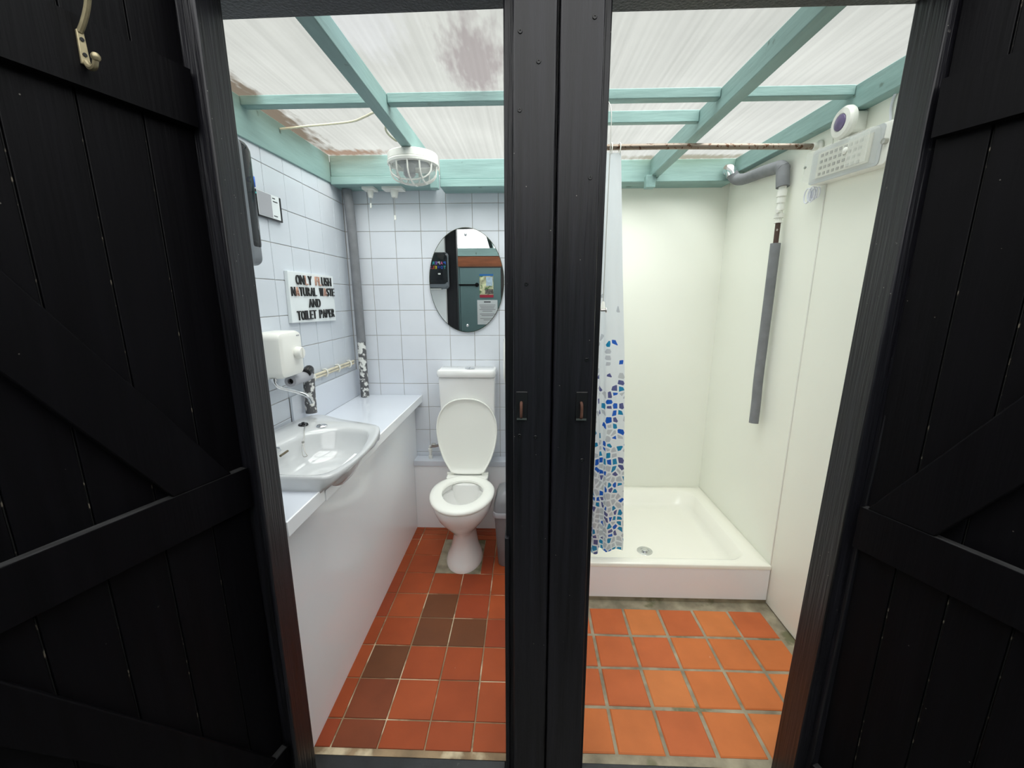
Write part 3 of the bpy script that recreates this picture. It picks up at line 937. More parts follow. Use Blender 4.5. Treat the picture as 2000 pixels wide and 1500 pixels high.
# pair of thin painted pipes clipped along the wall
pp = thing('clipped_pipes', 'pair of thin cream pipes clipped along the left wall above the counter', 'pipe', (-1.05, 2.2, 1.095))
MB().tube([(-1.049, 1.87, 1.092), (-1.049, 2.44, 1.092)], 0.006, 10).build('pipe', BEIGE, pp)
MB().tube([(-1.049, 1.87, 1.107), (-1.049, 2.44, 1.107)], 0.006, 10).build('pipe', BEIGE, pp)
for y in (1.95, 2.08, 2.225, 2.375):
    MB().tube(smooth_path([(-1.062, y, 1.082), (-1.045, y, 1.080), (-1.037, y, 1.099), (-1.045, y, 1.118), (-1.062, y, 1.116)], 4), 0.004, 8).build('pipe_clip', WPLAST, pp)

# corner pipe
cp = thing('corner_pipe', 'tall grey foam-lagged pipe in the corner behind the counter', 'pipe', (-1.0, 2.45, 0.88))
MB().tube(smooth_path([(-1.012, 2.45, 2.08), (-1.003, 2.45, 1.97), (-0.998, 2.45, 1.7), (-0.997, 2.45, 1.4), (-0.996, 2.45, 1.222)], 6), 0.026, 20).build('lagging', FOAM, cp)
MB().tube([(-0.996, 2.45, 1.2215), (-0.999, 2.45, 0.881)], 0.0245, 20).build('flaking_lagging', FLAKY, cp)

# paper towel dispenser on the front wall
pd = thing('paper_towel_dispenser', 'smoked black paper towel dispenser with coloured letters beside the left door frame', 'dispenser', (-0.855, 1.06, 1.56))
MB().rbox((-0.995, 1.061, 1.562), (-0.716, 1.110, 1.888), 0.028, 'y', 6, edge=0.006).build('back_case', DISPG, pd)
MB().rbox((-0.992, 1.100, 1.600), (-0.719, 1.158, 1.886), 0.030, 'y', 6, edge=0.018).build('cover', SMOKE, pd)
MB().rbox((-0.99, 1.070, 1.572), (-0.721, 1.150, 1.640), 0.02, 'y', 5, edge=0.008).build('base_tray', DISPG, pd)
MB().box((-0.93, 1.075, 1.556), (-0.78, 1.14, 1.566)).build('towel_slot', WPLAST, pd)
MB().rbox((-0.80, 1.156, 1.688), (-0.776, 1.1605, 1.702), 0.003, 'y', 3).build('lock_button', WPLAST, pd)
cols = dict(teal=srgb(60, 190, 190), pink=srgb(230, 110, 170), white=srgb(230, 230, 230), purple=srgb(150, 110, 210), blue=srgb(50, 110, 220), navy=srgb(40, 60, 170), yellow=srgb(235, 210, 60), red=srgb(215, 60, 50))
CM = {k: mat('letter_' + k, v, 0.4) for k, v in cols.items()}
for word, zz, cc in (('PAPER', 1.777, ['blue', 'pink', 'white', 'purple', 'teal']), ('TOWELS', 1.739, ['teal', 'blue', 'navy', 'yellow', 'red', 'pink'])):
    x = -0.727
    for chh, c in zip(word, cc):
        wd = letter(chh, CM[c], pd, (x, 1.157, zz), (-1, 0, 0), Z, Y, 0.026, 0.005, 0.024 if chh == 'W' else 0.020, 0.01)
        x -= wd + 0.006

# black-framed notice by the dispenser
fn = thing('framed_notice', 'little black-framed white notice on the left wall beside the towel dispenser', 'notice', (-1.06, 1.78, 1.84))
MB().box((LW + 0.001, 1.68, 1.802), (-1.052, 1.845, 1.902)).build('frame', BLKPL, fn, bevel=0.002)
MB().box((-1.0525, 1.682, 1.808), (-1.0505, 1.828, 1.901)).build('paper', SIGNW, fn)
MB().box((-1.0508, 1.683, 1.810), (-1.0498, 1.772, 1.899)).build('grey_panel', GLIGHT, fn)
for k, (a, b) in enumerate([(1.78, 1.806), (1.782, 1.815), (1.78, 1.80)]):
    MB().box((-1.0506, a, 1.818 + (0.0 if k == 0 else 0.045 + 0.012 * k)), (-1.0500, b, 1.8215 + (0.0 if k == 0 else 0.045 + 0.012 * k))).build('print_line', BLKPL, fn)

# ONLY FLUSH sign
sg = thing('flush_sign', 'white board with black and copper stick-on letters about flushing', 'sign', (-1.06, 2.03, 1.37))
MB().hexa([(LW + 0.001, 1.822, 1.374), (LW + 0.001, 2.252, 1.362), (-1.048, 2.252, 1.362), (-1.048, 1.822, 1.374), (LW + 0.001, 1.828, 1.602), (LW + 0.001, 2.258, 1.598), (-1.048, 2.258, 1.598), (-1.048, 1.828, 1.602)]).build('board', SIGNW, sg, bevel=0.0008)
def sign_line(words, y0, y1, z0, hgt, copper=()):
    txt = words
    wid = {'I': 0.35, ' ': 0.78, 'W': 1.3, 'L': 0.78, 'N': 1.0, 'T': 0.9, 'E': 0.8, 'F': 0.78, 'S': 0.82}
    tot = sum(wid.get(c, 0.95) + 0.16 for c in txt) - 0.16
    k = (y1 - y0) / tot
    y = y0
    for n_, c in enumerate(txt):
        wd = wid.get(c, 0.95) * k
        if c != ' ':
            letter(c, LTR_COPPER if n_ in copper else LTR_BLACK, sg, (-1.0478, y, z0), Y, Z, X, hgt, 0.006, wd, 0.003)
        y += wd + 0.16 * k
sign_line('ONLY FLUSH', 1.884, 2.225, 1.5445, 0.043, (2, 5, 6))
sign_line('NATURAL WASTE', 1.838, 2.252, 1.4925, 0.041, (1, 9))
sign_line('AND', 1.978, 2.088, 1.4385, 0.041)
sign_line('TOILET PAPER', 1.866, 2.232, 1.3825, 0.043)

# oval mirror
mr = thing('oval_mirror', 'oval frameless mirror hanging on the tiled wall above the toilet', 'mirror', (-0.352, 2.50, 1.27))
MB().lathe([(1.0, 0.0), (1.0, 0.010), (0.985, 0.0115)], (-0.352, BW - 0.001, 1.580), (0, -1, 0), 72, sx=0.2235, sy=0.3035).build('backing', MIRREDGE, mr)
# the silvered face sits just proud of the backing
fc = MB()
loop = [(-0.352 + 0.2205 * math.cos(2 * math.pi * k / 96), BW - 0.0128, 1.580 + 0.300 * math.sin(2 * math.pi * k / 96)) for k in range(96)]
loop2 = [(p[0], BW - 0.010, p[2]) for p in loop]
fc.loft([loop2, loop], True, True)
fc.build('glass', MIRROR, mr, smooth=0)
for z in (1.842, 1.318):
    MB().lathe([(0.0075, 0), (0.008, 0.003), (0.005, 0.007), (0.00001, 0.008)], (-0.352, BW - 0.013, z), (0, -1, 0), 16).build('fixing', CHROME, mr)

# toilet
def egg(cx, y0, y1, hw_, z, n=48, back=0.55, pw=2.0):
    """closed outline, front at y0, squarer behind."""
    cy = y0 + (y1 - y0) * back
    out = []
    for k in range(n):
        a = 2 * math.pi * k / n
        c, s_ = math.cos(a), math.sin(a)
        if s_ < 0:
            out.append((cx + hw_ * c, cy + (cy - y0) * s_, z))
        else:
            e = 2 / pw
            out.append((cx + hw_ * math.copysign(abs(c) ** e, c), cy + (y1 - cy) * abs(s_) ** e, z))
    return out
TX = -0.347
to = thing('toilet', 'white toilet with raised lid below the oval mirror', 'toilet', (TX, 2.1, 0))
prof = [(0.0, 1.966, 2.25, 0.104), (0.015, 1.967, 2.25, 0.104), (0.04, 1.982, 2.25, 0.094), (0.08, 2.004, 2.25, 0.076), (0.13, 2.016, 2.26, 0.067), (0.18, 2.015, 2.27, 0.064), (0.205, 2.002, 2.28, 0.072), (0.235, 1.972, 2.30, 0.094), (0.27, 1.935, 2.32, 0.122), (0.31, 1.900, 2.33, 0.147), (0.35, 1.878, 2.335, 0.164), (0.385, 1.866, 2.34, 0.173), (0.398, 1.866, 2.34, 0.174), (0.403, 1.872, 2.335, 0.168)]
L = [egg(TX, a, b, h_, z) for z, a, b, h_ in prof]
inn = [(0.403, 1.935, 2.255, 0.125), (0.392, 1.93, 2.26, 0.130), (0.372, 1.93, 2.262, 0.131), (0.366, 1.95, 2.25, 0.118), (0.33, 1.96, 2.25, 0.112), (0.28, 1.99, 2.235, 0.092), (0.24, 2.04, 2.22, 0.062), (0.225, 2.08, 2.20, 0.035)]
L += [egg(TX, a, b, h_, z) for z, a, b, h_ in inn]
MB().loft(L, True, True).build('bowl', CERAMIC, to, smooth=50)
MB().rbox((TX - 0.09, 2.22, 0.25), (TX + 0.09, 2.41, 0.405), 0.02, 'z', 4, edge=0.01).build('back_shelf', CERAMIC, to)
# seat ring
so = [(0.406, 1.862, 2.300, 0.176), (0.4115, 1.857, 2.305, 0.180), (0.420, 1.857, 2.305, 0.180), (0.428, 1.864, 2.30, 0.174), (0.431, 1.885, 2.29, 0.155), (0.429, 1.925, 2.262, 0.128), (0.422, 1.950, 2.245, 0.115), (0.412, 1.953, 2.242, 0.113), (0.406, 1.945, 2.248, 0.118)]
L = [egg(TX, a, b, h_, z, back=0.56) for z, a, b, h_ in so]
L.append(L[0])
MB().loft(L, False, False).build('seat', SEATW, to, smooth=50)
MB().rbox((TX - 0.125, 2.255, 0.408), (TX + 0.125, 2.335, 0.428), 0.02, 'z', 4, edge=0.006).build('seat_hinge_plate', SEATW, to)
for sx in (-1, 1):
    MB().tube([(TX + sx * 0.125, 2.322, 0.430), (TX + sx * 0.085, 2.322, 0.430)], 0.013, 14).build('hinge', SEATW, to)
# raised lid: dish seen from inside
lid0, lid1 = Vector((TX, 2.305, 0.436)), Vector((TX, 2.326, 0.905))
lu = (lid1 - lid0)
ln = Vector((0, -lu.z, lu.y)).normalized()
def lidloop(ins, off, n=64):
    pts = []
    Ln = lu.length
    half = [(0.094, 0.0), (0.104, 0.014), (0.130, 0.06), (0.152, 0.11), (0.170, 0.17), (0.180, 0.23), (0.183, 0.28), (0.178, 0.335), (0.158, 0.39), (0.122, 0.434), (0.075, 0.460), (0.028, 0.469)]
    cyy = 0.25
    poly = half + [(-a, b) for a, b in reversed(half)]
    sc = 1 - ins / 0.2
    res = resample(smooth2(poly, 2), (0, cyy), n)
    return [lid0 + Vector((p[0] * sc, 0, 0)) + lu.normalized() * (cyy + (p[1] - cyy) * sc) + ln * off for p in res]
L = [lidloop(0.02, -0.014), lidloop(0.004, -0.011), lidloop(0.0, -0.004), lidloop(0.0005, 0.006), lidloop(0.004, 0.008), lidloop(0.008, 0.006), lidloop(0.012, -0.002), lidloop(0.03, -0.006), lidloop(0.1, -0.007)]
MB().loft(L, True, True).build('lid', SEATW, to, smooth=50)
# cistern
MB().loft([[(p[0], p[1], z) for p in [(TX + q[0], 2.43 + q[1]) for q in [(sx * hx * 1.0, sy * hy) for sx, sy in ((-1, -1), (-0.94, -1.08), (0.94, -1.08), (1, -1), (1, 1), (-1, 1))]]] for z, hx, hy in [(0.60, 0.150, 0.060), (0.62, 0.156, 0.066), (0.80, 0.163, 0.068), (1.02, 0.168, 0.070)]]).build('cistern', CERAMIC, to, bevel=0.008, bseg=3)
MB().rbox((TX - 0.176, 2.338, 1.022), (TX + 0.172, 2.505, 1.068), 0.025, 'z', 5, edge=0.014).build('cistern_lid', CERAMIC, to)
bt = MB().lathe([(0.030, 0), (0.030, 0.004), (0.026, 0.006), (0.00001, 0.006)], (TX + 0.015, 2.40, 1.068), Z, 28).build('flush_button', CHROME, to)
MB().box((TX + 0.014, 2.374, 1.0735), (TX + 0.016, 2.426, 1.0748)).build('button_split', BLKPL, bt)

# boxed ledge behind the toilet
lg = thing('boxed_ledge', 'low white boxed ledge behind the toilet pan', 'ledge', (-0.3, 2.46, 0))
MB().box((-0.7055, 2.423, 0.0), (PA - 0.001, 2.436, 0.436)).build('front_panel', LAMIN, lg)
MB().box((-0.7055, 2.416, 0.436), (PA - 0.001, BW - 0.002, 0.470)).build('top', WORKTOP, lg, bevel=0.0015)
# isolating valve on the ledge
iv = thing('isolating_valve', 'small chrome isolating valve on the ledge left of the cistern', 'valve', (-0.60, 2.465, 0.470))
MB().lathe([(0.013, 0), (0.013, 0.018), (0.009, 0.020), (0.009, 0.045), (0.013, 0.047), (0.013, 0.065), (0.008, 0.068), (0.008, 0.085)], (-0.607, 2.462, 0.471), Z, 16).build('body', WPLAST, iv)
MB().tube([(-0.607, 2.462, 0.548), (-0.56, 2.462, 0.556), (-0.51, 2.455, 0.600)], 0.008, 10).build('tail_pipe', STEEL, iv)
MB().rbox((-0.596, 2.452, 0.546), (-0.572, 2.472, 0.570), 0.004, 'x', 3).build('compression_nut', STEEL, iv)

# swing bin, mostly behind the post
bn = thing('swing_bin', 'grey swing-top bin half hidden behind the black post', 'bin', (-0.07, 2.13, 0))
def rr(cx, cy, hx, hy, z, n=6, r=0.03):
    out = []
    for sx, sy, a0 in ((1, 1, 0), (-1, 1, 90), (-1, -1, 180), (1, -1, 270)):
        for k in range(n + 1):
            q = R(a0 + 90 * k / n)
            out.append((cx + sx * (hx - r) + r * math.cos(q), cy + sy * (hy - r) + r * math.sin(q), z))
    return out
bx, by = -0.078, 2.125
MB().loft([rr(bx, by, 0.066, 0.085, 0.0), rr(bx, by, 0.069, 0.088, 0.006), rr(bx, by, 0.088, 0.112, 0.318)]).build('body', GPLAST, bn)
MB().loft([rr(bx, by, 0.094, 0.118, 0.314), rr(bx, by, 0.096, 0.120, 0.330), rr(bx, by, 0.093, 0.117, 0.342)]).build('rim', GLIGHT, bn)
MB().loft([rr(bx, by, 0.090, 0.114, 0.342), rr(bx, by, 0.085, 0.105, 0.385), rr(bx, by, 0.068, 0.085, 0.430), rr(bx, by, 0.045, 0.05, 0.452), rr(bx, by, 0.035, 0.03, 0.456, r=0.025)]).build('lid', GPLAST, bn, smooth=60)

# jumbo roll holder on the partition, only its edge shows
jr = thing('toilet_roll_holder', 'white rounded toilet roll holder whose edge shows left of the post', 'dispenser', (0.03, 2.2, 1.0))
MB().lathe([(0.150, 0), (0.152, 0.02), (0.150, 0.115), (0.138, 0.138), (0.11, 0.146), (0.00001, 0.147)], (PA - 0.001, 2.235, 1.150), (-1, 0, 0), 48).build('casing', WPLAST, jr)
MB().rbox((-0.119, 2.215, 1.225), (-0.114, 2.255, 1.262), 0.006, 'x', 4).build('window', GLIGHT, jr)

# caged round lamp
bl = thing('caged_lamp', 'round caged bulkhead lamp under the left rafter end', 'lamp', (-0.533, 2.09, 2.14))
lx, ly, lz = -0.533, 2.085, 2.140
MB().lathe([(0.113, 0), (0.116, 0.004), (0.116, 0.030), (0.113, 0.034)], (lx, ly, lz), (0, 0, -1), 48).build('base', WPLAST, bl)
MB().lathe([(0.117, 0.0335), (0.119, 0.038), (0.117, 0.048), (0.100, 0.050), (0.100, 0.036)], (lx, ly, lz), (0, 0, -1), 48).build('rim', WPLAST, bl)
dm = MB()
loops = []
for r_, h_ in [(0.099, 0.048), (0.098, 0.062), (0.094, 0.080), (0.085, 0.097), (0.070, 0.108), (0.045, 0.115), (0.00005, 0.117)]:
    loops.append([(lx + (r_ + (0.0012 if k % 2 and r_ > 0.02 else 0)) * math.cos(2 * math.pi * k / 96), ly + (r_ + (0.0012 if k % 2 and r_ > 0.02 else 0)) * math.sin(2 * math.pi * k / 96), lz - h_) for k in range(96)])
dm.loft(loops, False, False)
dm.build('glass_dome', DOME, bl, smooth=20)
MB().lathe([(0.028, 0.034), (0.028, 0.085), (0.02, 0.095), (0.00001, 0.096)], (lx - 0.02, ly, lz), (0, 0, -1), 20).build('bulb', GLIGHT, bl)
MB().box((lx - 0.07, ly - 0.05, lz - 0.040), (lx + 0.07, ly + 0.05, lz - 0.0345)).build('gear_tray', GPLAST, bl)
cg = MB()
for off in (-0.052, 0.0, 0.052):
    for ax in (0, 1):
        pts = []
        hl = math.sqrt(0.110 ** 2 - off ** 2)
        for k in range(13):
            a = math.pi * k / 12
            u = -hl * math.cos(a)
            d = 0.046 + (0.082 if off == 0 else 0.074) * (math.sin(a) ** 0.55)
            pts.append((lx + u, ly + off, lz - d) if ax == 0 else (lx + off, ly + u, lz - d))
        cg.tube(pts, 0.0038, 8)
cg.build('guard_cage', WPLAST, bl)
# cable from the left beam to the rafter
cb = MB().tube(smooth_path([(-1.052, 1.90, 2.19), (-1.00, 1.905, 2.196), (-0.93, 1.90, 2.200), (-0.82, 1.885, 2.201), (-0.72, 1.86, 2.200), (-0.655, 1.82, 2.200), (-0.60, 1.78, 2.200), (-0.557, 1.765, 2.195)], 6), 0.0045, 8)
cb.tube(smooth_path([(-0.560, 1.82, 2.185), (-0.585, 1.86, 2.175), (-0.588, 1.90, 2.165), (-0.570, 1.945, 2.155), (-0.558, 1.96, 2.160)], 6), 0.004, 8)
tag(cb.build('lamp_cable', CABLE), 'cream cable running under the roof sheet from left beam to lamp rafter', 'cable')
# pull switches under the back beam
def pull(x, y, z0, zend, label, plate, cone, toggle):
    t = thing('pull_switch', label, 'switch', (x, y, z0))
    MB().rbox((x - plate, y - 0.04, z0 - 0.012), (x + plate * 0.9, y + 0.04, z0), 0.006, 'z', 3).build('base', WPLAST, t)
    MB().lathe([(cone, 0.010), (cone, 0.02), (cone * 0.8, 0.045), (cone * 0.7, 0.05), (0.00001, 0.0501)], (x, y, z0), (0, 0, -1), 20).build('body', WPLAST, t)
    MB().tube([(x, y, z0 - 0.05), (x - 0.003, y, zend)], 0.0016, 6).build('cord', STEEL, t)
    MB().rbox((x - 0.003 - toggle, y - toggle, zend - 0.02), (x - 0.003 + toggle, y + toggle, zend + 0.004), toggle * 0.7, 'z', 3).build('toggle', WPLAST, t)
pull(-0.872, 2.435, 2.083, 2.000, 'small pull switch under the back beam near the corner pipe', 0.036, 0.017, 0.005)
pull(-0.737, 2.435, 2.083, 1.935, 'larger pull switch with long cord under the back beam left of the lamp', 0.060, 0.022, 0.006)

# ================================================================== SHOWER ROOM
# tray
tr = thing('shower_tray', 'cream raised shower tray with white front apron', 'shower tray', (0.665, 2.2, 0))
tx0, tx1, ty0, ty1 = PB + 0.002, RW - 0.002, 1.79, SB - 0.002
def rect(x0, y0, x1, y1, z, r, n=6):
    out = []
    for cx, cy, a0 in ((x1 - r, y1 - r, 0), (x0 + r, y1 - r, 90), (x0 + r, y0 + r, 180), (x1 - r, y0 + r, 270)):
        for k in range(n + 1):
            q = R(a0 + 90 * k / n)
            out.append((cx + r * math.cos(q), cy + r * math.sin(q), z))
    return out
L = [rect(tx0, ty0, tx1, ty1, 0.19, 0.004), rect(tx0, ty0, tx1, ty1, 0.207, 0.006), rect(tx0 + 0.003, ty0 + 0.003, tx1 - 0.003, ty1 - 0.003, 0.2105, 0.008),
     rect(tx0 + 0.075, ty0 + 0.045, tx1 - 0.075, ty1 - 0.055, 0.2105, 0.09), rect(tx0 + 0.085, ty0 + 0.055, tx1 - 0.085, ty1 - 0.065, 0.205, 0.09),
     rect(tx0 + 0.112, ty0 + 0.075, tx1 - 0.118, ty1 - 0.115, 0.150, 0.11), rect(tx0 + 0.130, ty0 + 0.095, tx1 - 0.135, ty1 - 0.14, 0.129, 0.12), rect(tx0 + 0.16, ty0 + 0.12, tx1 - 0.165, ty1 - 0.17, 0.124, 0.12), rect(0.655, 2.06, 0.675, 2.08, 0.117, 0.009)]
MB().loft(L, False, True).build('tray', TRAYW, tr, smooth=60)
MB().box((tx0, ty0 + 0.001, 0.022), (tx1 - 0.004, ty0 + 0.016, 0.206)).build('apron', APRON, tr, bevel=0.001)
dr = MB().lathe([(0.040, 0), (0.041, 0.003), (0.034, 0.006), (0.024, 0.004), (0.024, 0.001), (0.00001, 0.001)], (0.662, 2.030, 0.1185), Z, 32).build('waste', CHROME, tr)
MB().lathe([(0.016, 0.0), (0.016, 0.008), (0.010, 0.010), (0.00001, 0.010)], (0.662, 2.030, 0.1195), Z, 24).build('waste_cap', CHROME, dr)
# rough footing under the tray
struct(MB().box((PB, 1.80, -0.004), (RW, 1.86, 0.03)).build('trim_8', MORTAR))

# rail
rl = thing('shower_rail', 'thin rusty curtain rail crossing the front of the shower', 'rail', (0.66, 1.87, 2.09))
MB().tube([(PB + 0.001, 1.87, 2.092), (0.6, 1.87, 2.093), (1.19, 1.875, 2.086)], 0.0115, 16).build('tube', RUSTY, rl)
MB().lathe([(0.024, 0), (0.024, 0.006), (0.015, 0.012), (0.015, 0.03)], (RW - 0.003, 1.875, 2.086), (-1, 0, 0), 20).build('end_flange', WPLAST, rl)

# curtain
def curtain_mat():
    m = bpy.data.materials.new('mosaic_print_curtain')
    m.use_nodes = True
    nt = m.node_tree
    nt.nodes.remove(nt.nodes['Principled BSDF'])
    L_ = nt.links.new
    uv = nt.nodes.new('ShaderNodeUVMap')
    uv.uv_map = 'UVMap'
    def vor(feature):
        v = nt.nodes.new('ShaderNodeTexVoronoi')
        v.voronoi_dimensions = '2D'
        v.feature = feature
        v.inputs['Scale'].default_value = 33.0
        v.inputs['Randomness'].default_value = 0.72
        L_(uv.outputs[0], v.inputs['Vector'])
        return v
    v1, v2 = vor('F1'), vor('DISTANCE_TO_EDGE')
    edge = nt.nodes.new('ShaderNodeMath')
    edge.operation = 'GREATER_THAN'
    edge.inputs[1].default_value = 0.14
    L_(v2.outputs['Distance'], edge.inputs[0])
    sc = nt.nodes.new('ShaderNodeSeparateColor')
    L_(v1.outputs['Color'], sc.inputs[0])
    ramp = nt.nodes.new('ShaderNodeValToRGB')
    ramp.color_ramp.interpolation = 'CONSTANT'
    els = [(0.0, srgb(186, 190, 200)), (0.36, srgb(24, 128, 176)), (0.60, srgb(20, 88, 190)), (0.78, srgb(84, 88, 140)), (0.92, srgb(190, 193, 200))]
    ramp.color_ramp.elements[0].color = els[0][1]
    ramp.color_ramp.elements[1].position = els[1][0]
    ramp.color_ramp.elements[1].color = els[1][1]
    for p, c in els[2:]:
        e = ramp.color_ramp.elements.new(p)
        e.color = c
    L_(sc.outputs[0], ramp.inputs['Fac'])
    # the print thins out upwards: compare a random value per cell with its height on the cloth
    sp = nt.nodes.new('ShaderNodeSeparateXYZ')
    L_(v1.outputs['Position'], sp.inputs[0])
    mr_ = nt.nodes.new('ShaderNodeMapRange')
    mr_.inputs['From Min'].default_value = 0.65
    mr_.inputs['From Max'].default_value = 1.50
    mr_.inputs['To Min'].default_value = 0.93
    mr_.inputs['To Max'].default_value = 0.03
    L_(sp.outputs[1], mr_.inputs['Value'])
    lt = nt.nodes.new('ShaderNodeMath')
    lt.operation = 'LESS_THAN'
    L_(sc.outputs[1], lt.inputs[0])
    L_(mr_.outputs[0], lt.inputs[1])
    mu = nt.nodes.new('ShaderNodeMath')
    mu.operation = 'MULTIPLY'
    L_(edge.outputs[0], mu.inputs[0])
    L_(lt.outputs[0], mu.inputs[1])
    mx = nt.nodes.new('ShaderNodeMix')
    mx.data_type = 'RGBA'
    mx.inputs['A'].default_value = srgb(226, 230, 236)
    L_(ramp.outputs[0], mx.inputs['B'])
    L_(mu.outputs[0], mx.inputs['Factor'])
    a = nt.nodes.new('ShaderNodeBsdfTranslucent')
    b = nt.nodes.new('ShaderNodeBsdfDiffuse')
    g = nt.nodes.new('ShaderNodeBsdfGlossy')
    g.inputs['Roughness'].default_value = 0.3
    x = nt.nodes.new('ShaderNodeMixShader')
    x2 = nt.nodes.new('ShaderNodeMixShader')
    x.inputs[0].default_value = 0.55
    x2.inputs[0].default_value = 0.04
    L_(mx.outputs['Result'], a.inputs[0])
    L_(mx.outputs['Result'], b.inputs[0])
    L_(a.outputs[0], x.inputs[1])
    L_(b.outputs[0], x.inputs[2])
    L_(x.outputs[0], x2.inputs[1])
    L_(g.outputs[0], x2.inputs[2])
    L_(x2.outputs[0], nt.nodes['Material Output'].inputs['Surface'])
    return m
def edge_x(z):
    if z > 1.21:
        t = (2.07 - z) / (2.07 - 1.21)
        return 0.392 + (0.4544 - 0.392) * t
    t = (1.21 - z) / (1.21 - 0.2)
    return 0.4544 + (0.505 - 0.4544) * t
NU, NZ = 130, 70
vs, uvs, fs = [], [], []
for j in range(NZ + 1):
    z = 2.072 - (2.072 - 0.214) * j / NZ
    x1 = edge_x(z)
    x0 = PB + 0.02
    fall = j / NZ
    px = py = None
    ulen = 0.0
    row = []
    for i in range(NU + 1):
        s_ = i / NU
        # distance from the free right edge
        d = 1 - s_
        if d < 0.30 - 0.04 * fall:
            ph = d / 0.30 * 2.0
            amp = 0.006 + 0.006 * fall
            yy = 1.872 + amp * math.sin(ph * math.pi * 0.9) + 0.005 * math.sin(5 * z + 9 * d)
        else:
            ph = (d - 0.28) * 34 + 0.4 * math.sin(3 * z)
            amp = 0.012 + 0.020 * fall
            yy = 1.872 + amp * math.sin(ph) * min(1, (d - 0.24) / 0.1)
        if z < 0.25:                                  # the hem creeps in over the tray rim
            yy += (0.25 - z) * 0.4
        yy = max(yy, 1.850)
        xx = x0 + (x1 - x0) * s_ + (0.006 * fall * math.sin(ph * 2) if d > 0.3 else 0)
        row.append((xx, yy, z))
    # lengths measured leftwards from the right edge, so the print follows the folds
    acc = [0.0] * (NU + 1)
    for i in range(NU - 1, -1, -1):
        a, b = row[i], row[i + 1]
        acc[i] = acc[i + 1] + math.hypot(a[0] - b[0], a[1] - b[1])
    vs += row
    uvs += [(1.0 - acc[i] * 1.0, z) for i in range(NU + 1)]
for j in range(NZ):
    for i in range(NU):
        k = j * (NU + 1) + i
        fs.append((k, k + 1, k + NU + 2, k + NU + 1))
cu_t = thing('shower_curtain', 'white shower curtain with blue and grey mosaic print, drawn to the left', 'curtain', (0.3, 1.872, 0.2))
MB().add(vs, fs).build('cloth', curtain_mat(), cu_t, smooth=80, uv=uvs)
for x in (0.16, 0.23, 0.30, 0.352, 0.386):
    MB().tube([(x, 1.872 + 0.018 * math.cos(a), 2.088 + 0.021 * math.sin(a)) for a in [2 * math.pi * k / 14 for k in range(15)]], 0.0022, 6).build('ring', WPLAST, cu_t)

# pull cord hanging by the post
pc = thing('light_pull', 'long white light pull cord hanging beside the post in front of the curtain', 'pull cord', (0.296, 1.6, 1.43))
MB().lathe([(0.03, 0), (0.03, 0.02), (0.018, 0.035), (0.00001, 0.036)], (0.245, 1.600, zs(1.6)), (0, 0, -1), 20).build('switch', WPLAST, pc)
MB().tube(smooth_path([(0.245, 1.6, 2.18), (0.268, 1.6, 2.165), (0.292, 1.6, 2.13), (0.2965, 1.6, 2.05), (0.2955, 1.6, 1.8), (0.2955, 1.6, 1.468)], 6), 0.0016, 6).build('cord', STEEL, pc)
MB().lathe([(0.004, 0), (0.006, 0.005), (0.011, 0.036), (0.00001, 0.0361)], (0.2955, 1.6, 1.470), (0, 0, -1), 16).build('bell', WPLAST, pc)
# small spike on the post's right side
tag(MB().tube([(0.185, 1.03, 1.455), (0.199, 1.03, 1.455)], 0.003, 8).lathe([(0.006, 0), (0.006, 0.002)], (0.197, 1.03, 1.455), X, 10).build('peg', STEEL), 'small metal peg on the right side of the black post', 'peg')

# lagged shower pipe on the right wall
sp = thing('shower_pipe', 'grey lagged pipe with white fittings running down the right shower wall', 'pipe', (1.17, 2.04, 0.86))
MB().tube(smooth_path([(1.172, 2.042, 1.730), (1.171, 2.040, 1.4), (1.168, 2.036, 1.10), (1.168, 2.03, 0.97), (1.163, 2.02, 0.862)], 8), 0.0215, 20).build('lower_lagging', FOAM, sp)
MB().tube([(1.174, 2.045, 1.70), (1.174, 2.046, 1.825)], 0.011, 14).build('bare_pipe', COPPER, sp)
ft = []
zf = 1.820
for r_, h_ in [(0.017, 0.012), (0.014, 0.010), (0.020, 0.016), (0.013, 0.012), (0.013, 0.004), (0.018, 0.020), (0.015, 0.012), (0.018, 0.022), (0.015, 0.006), (0.020, 0.028), (0.016, 0.03)]:
    ft += [(r_, zf), (r_, zf + h_)]
    zf += h_
MB().lathe(ft, (1.174, 2.046, 0), Z, 20).build('fittings', WPLAST, sp)
MB().tube([(1.174, 2.046, 1.872), (1.150, 2.025, 1.868)], [0.010, 0.008], 12).build('valve_lever', WPLAST, sp)
MB().tube([(1.174, 2.046, 1.975), (1.172, 2.052, 2.02), (1.172, 2.060, 2.064)], 0.0275, 20).build('elbow_lagging', FOAM, sp)
MB().tube(smooth_path([(1.172, 2.052, 2.05), (1.171, 2.075, 2.068), (1.170, 2.12, 2.075), (1.168, 2.22, 2.086), (1.166, 2.32, 2.093), (1.160, 2.40, 2.10), (1.145, 2.445, 2.115), (1.125, 2.455, 2.145)], 6), [0.0275] * 30 + [0.0285] * 13, 20).build('upper_lagging', FOAM, sp)
MB().tube(smooth_path([(1.128, 2.454, 2.135), (1.118, 2.46, 2.160), (1.108, 2.48, 2.168)], 5), 0.0300, 18).build('foil_wrap', CHROME, sp)

sp.location.x -= 0.007
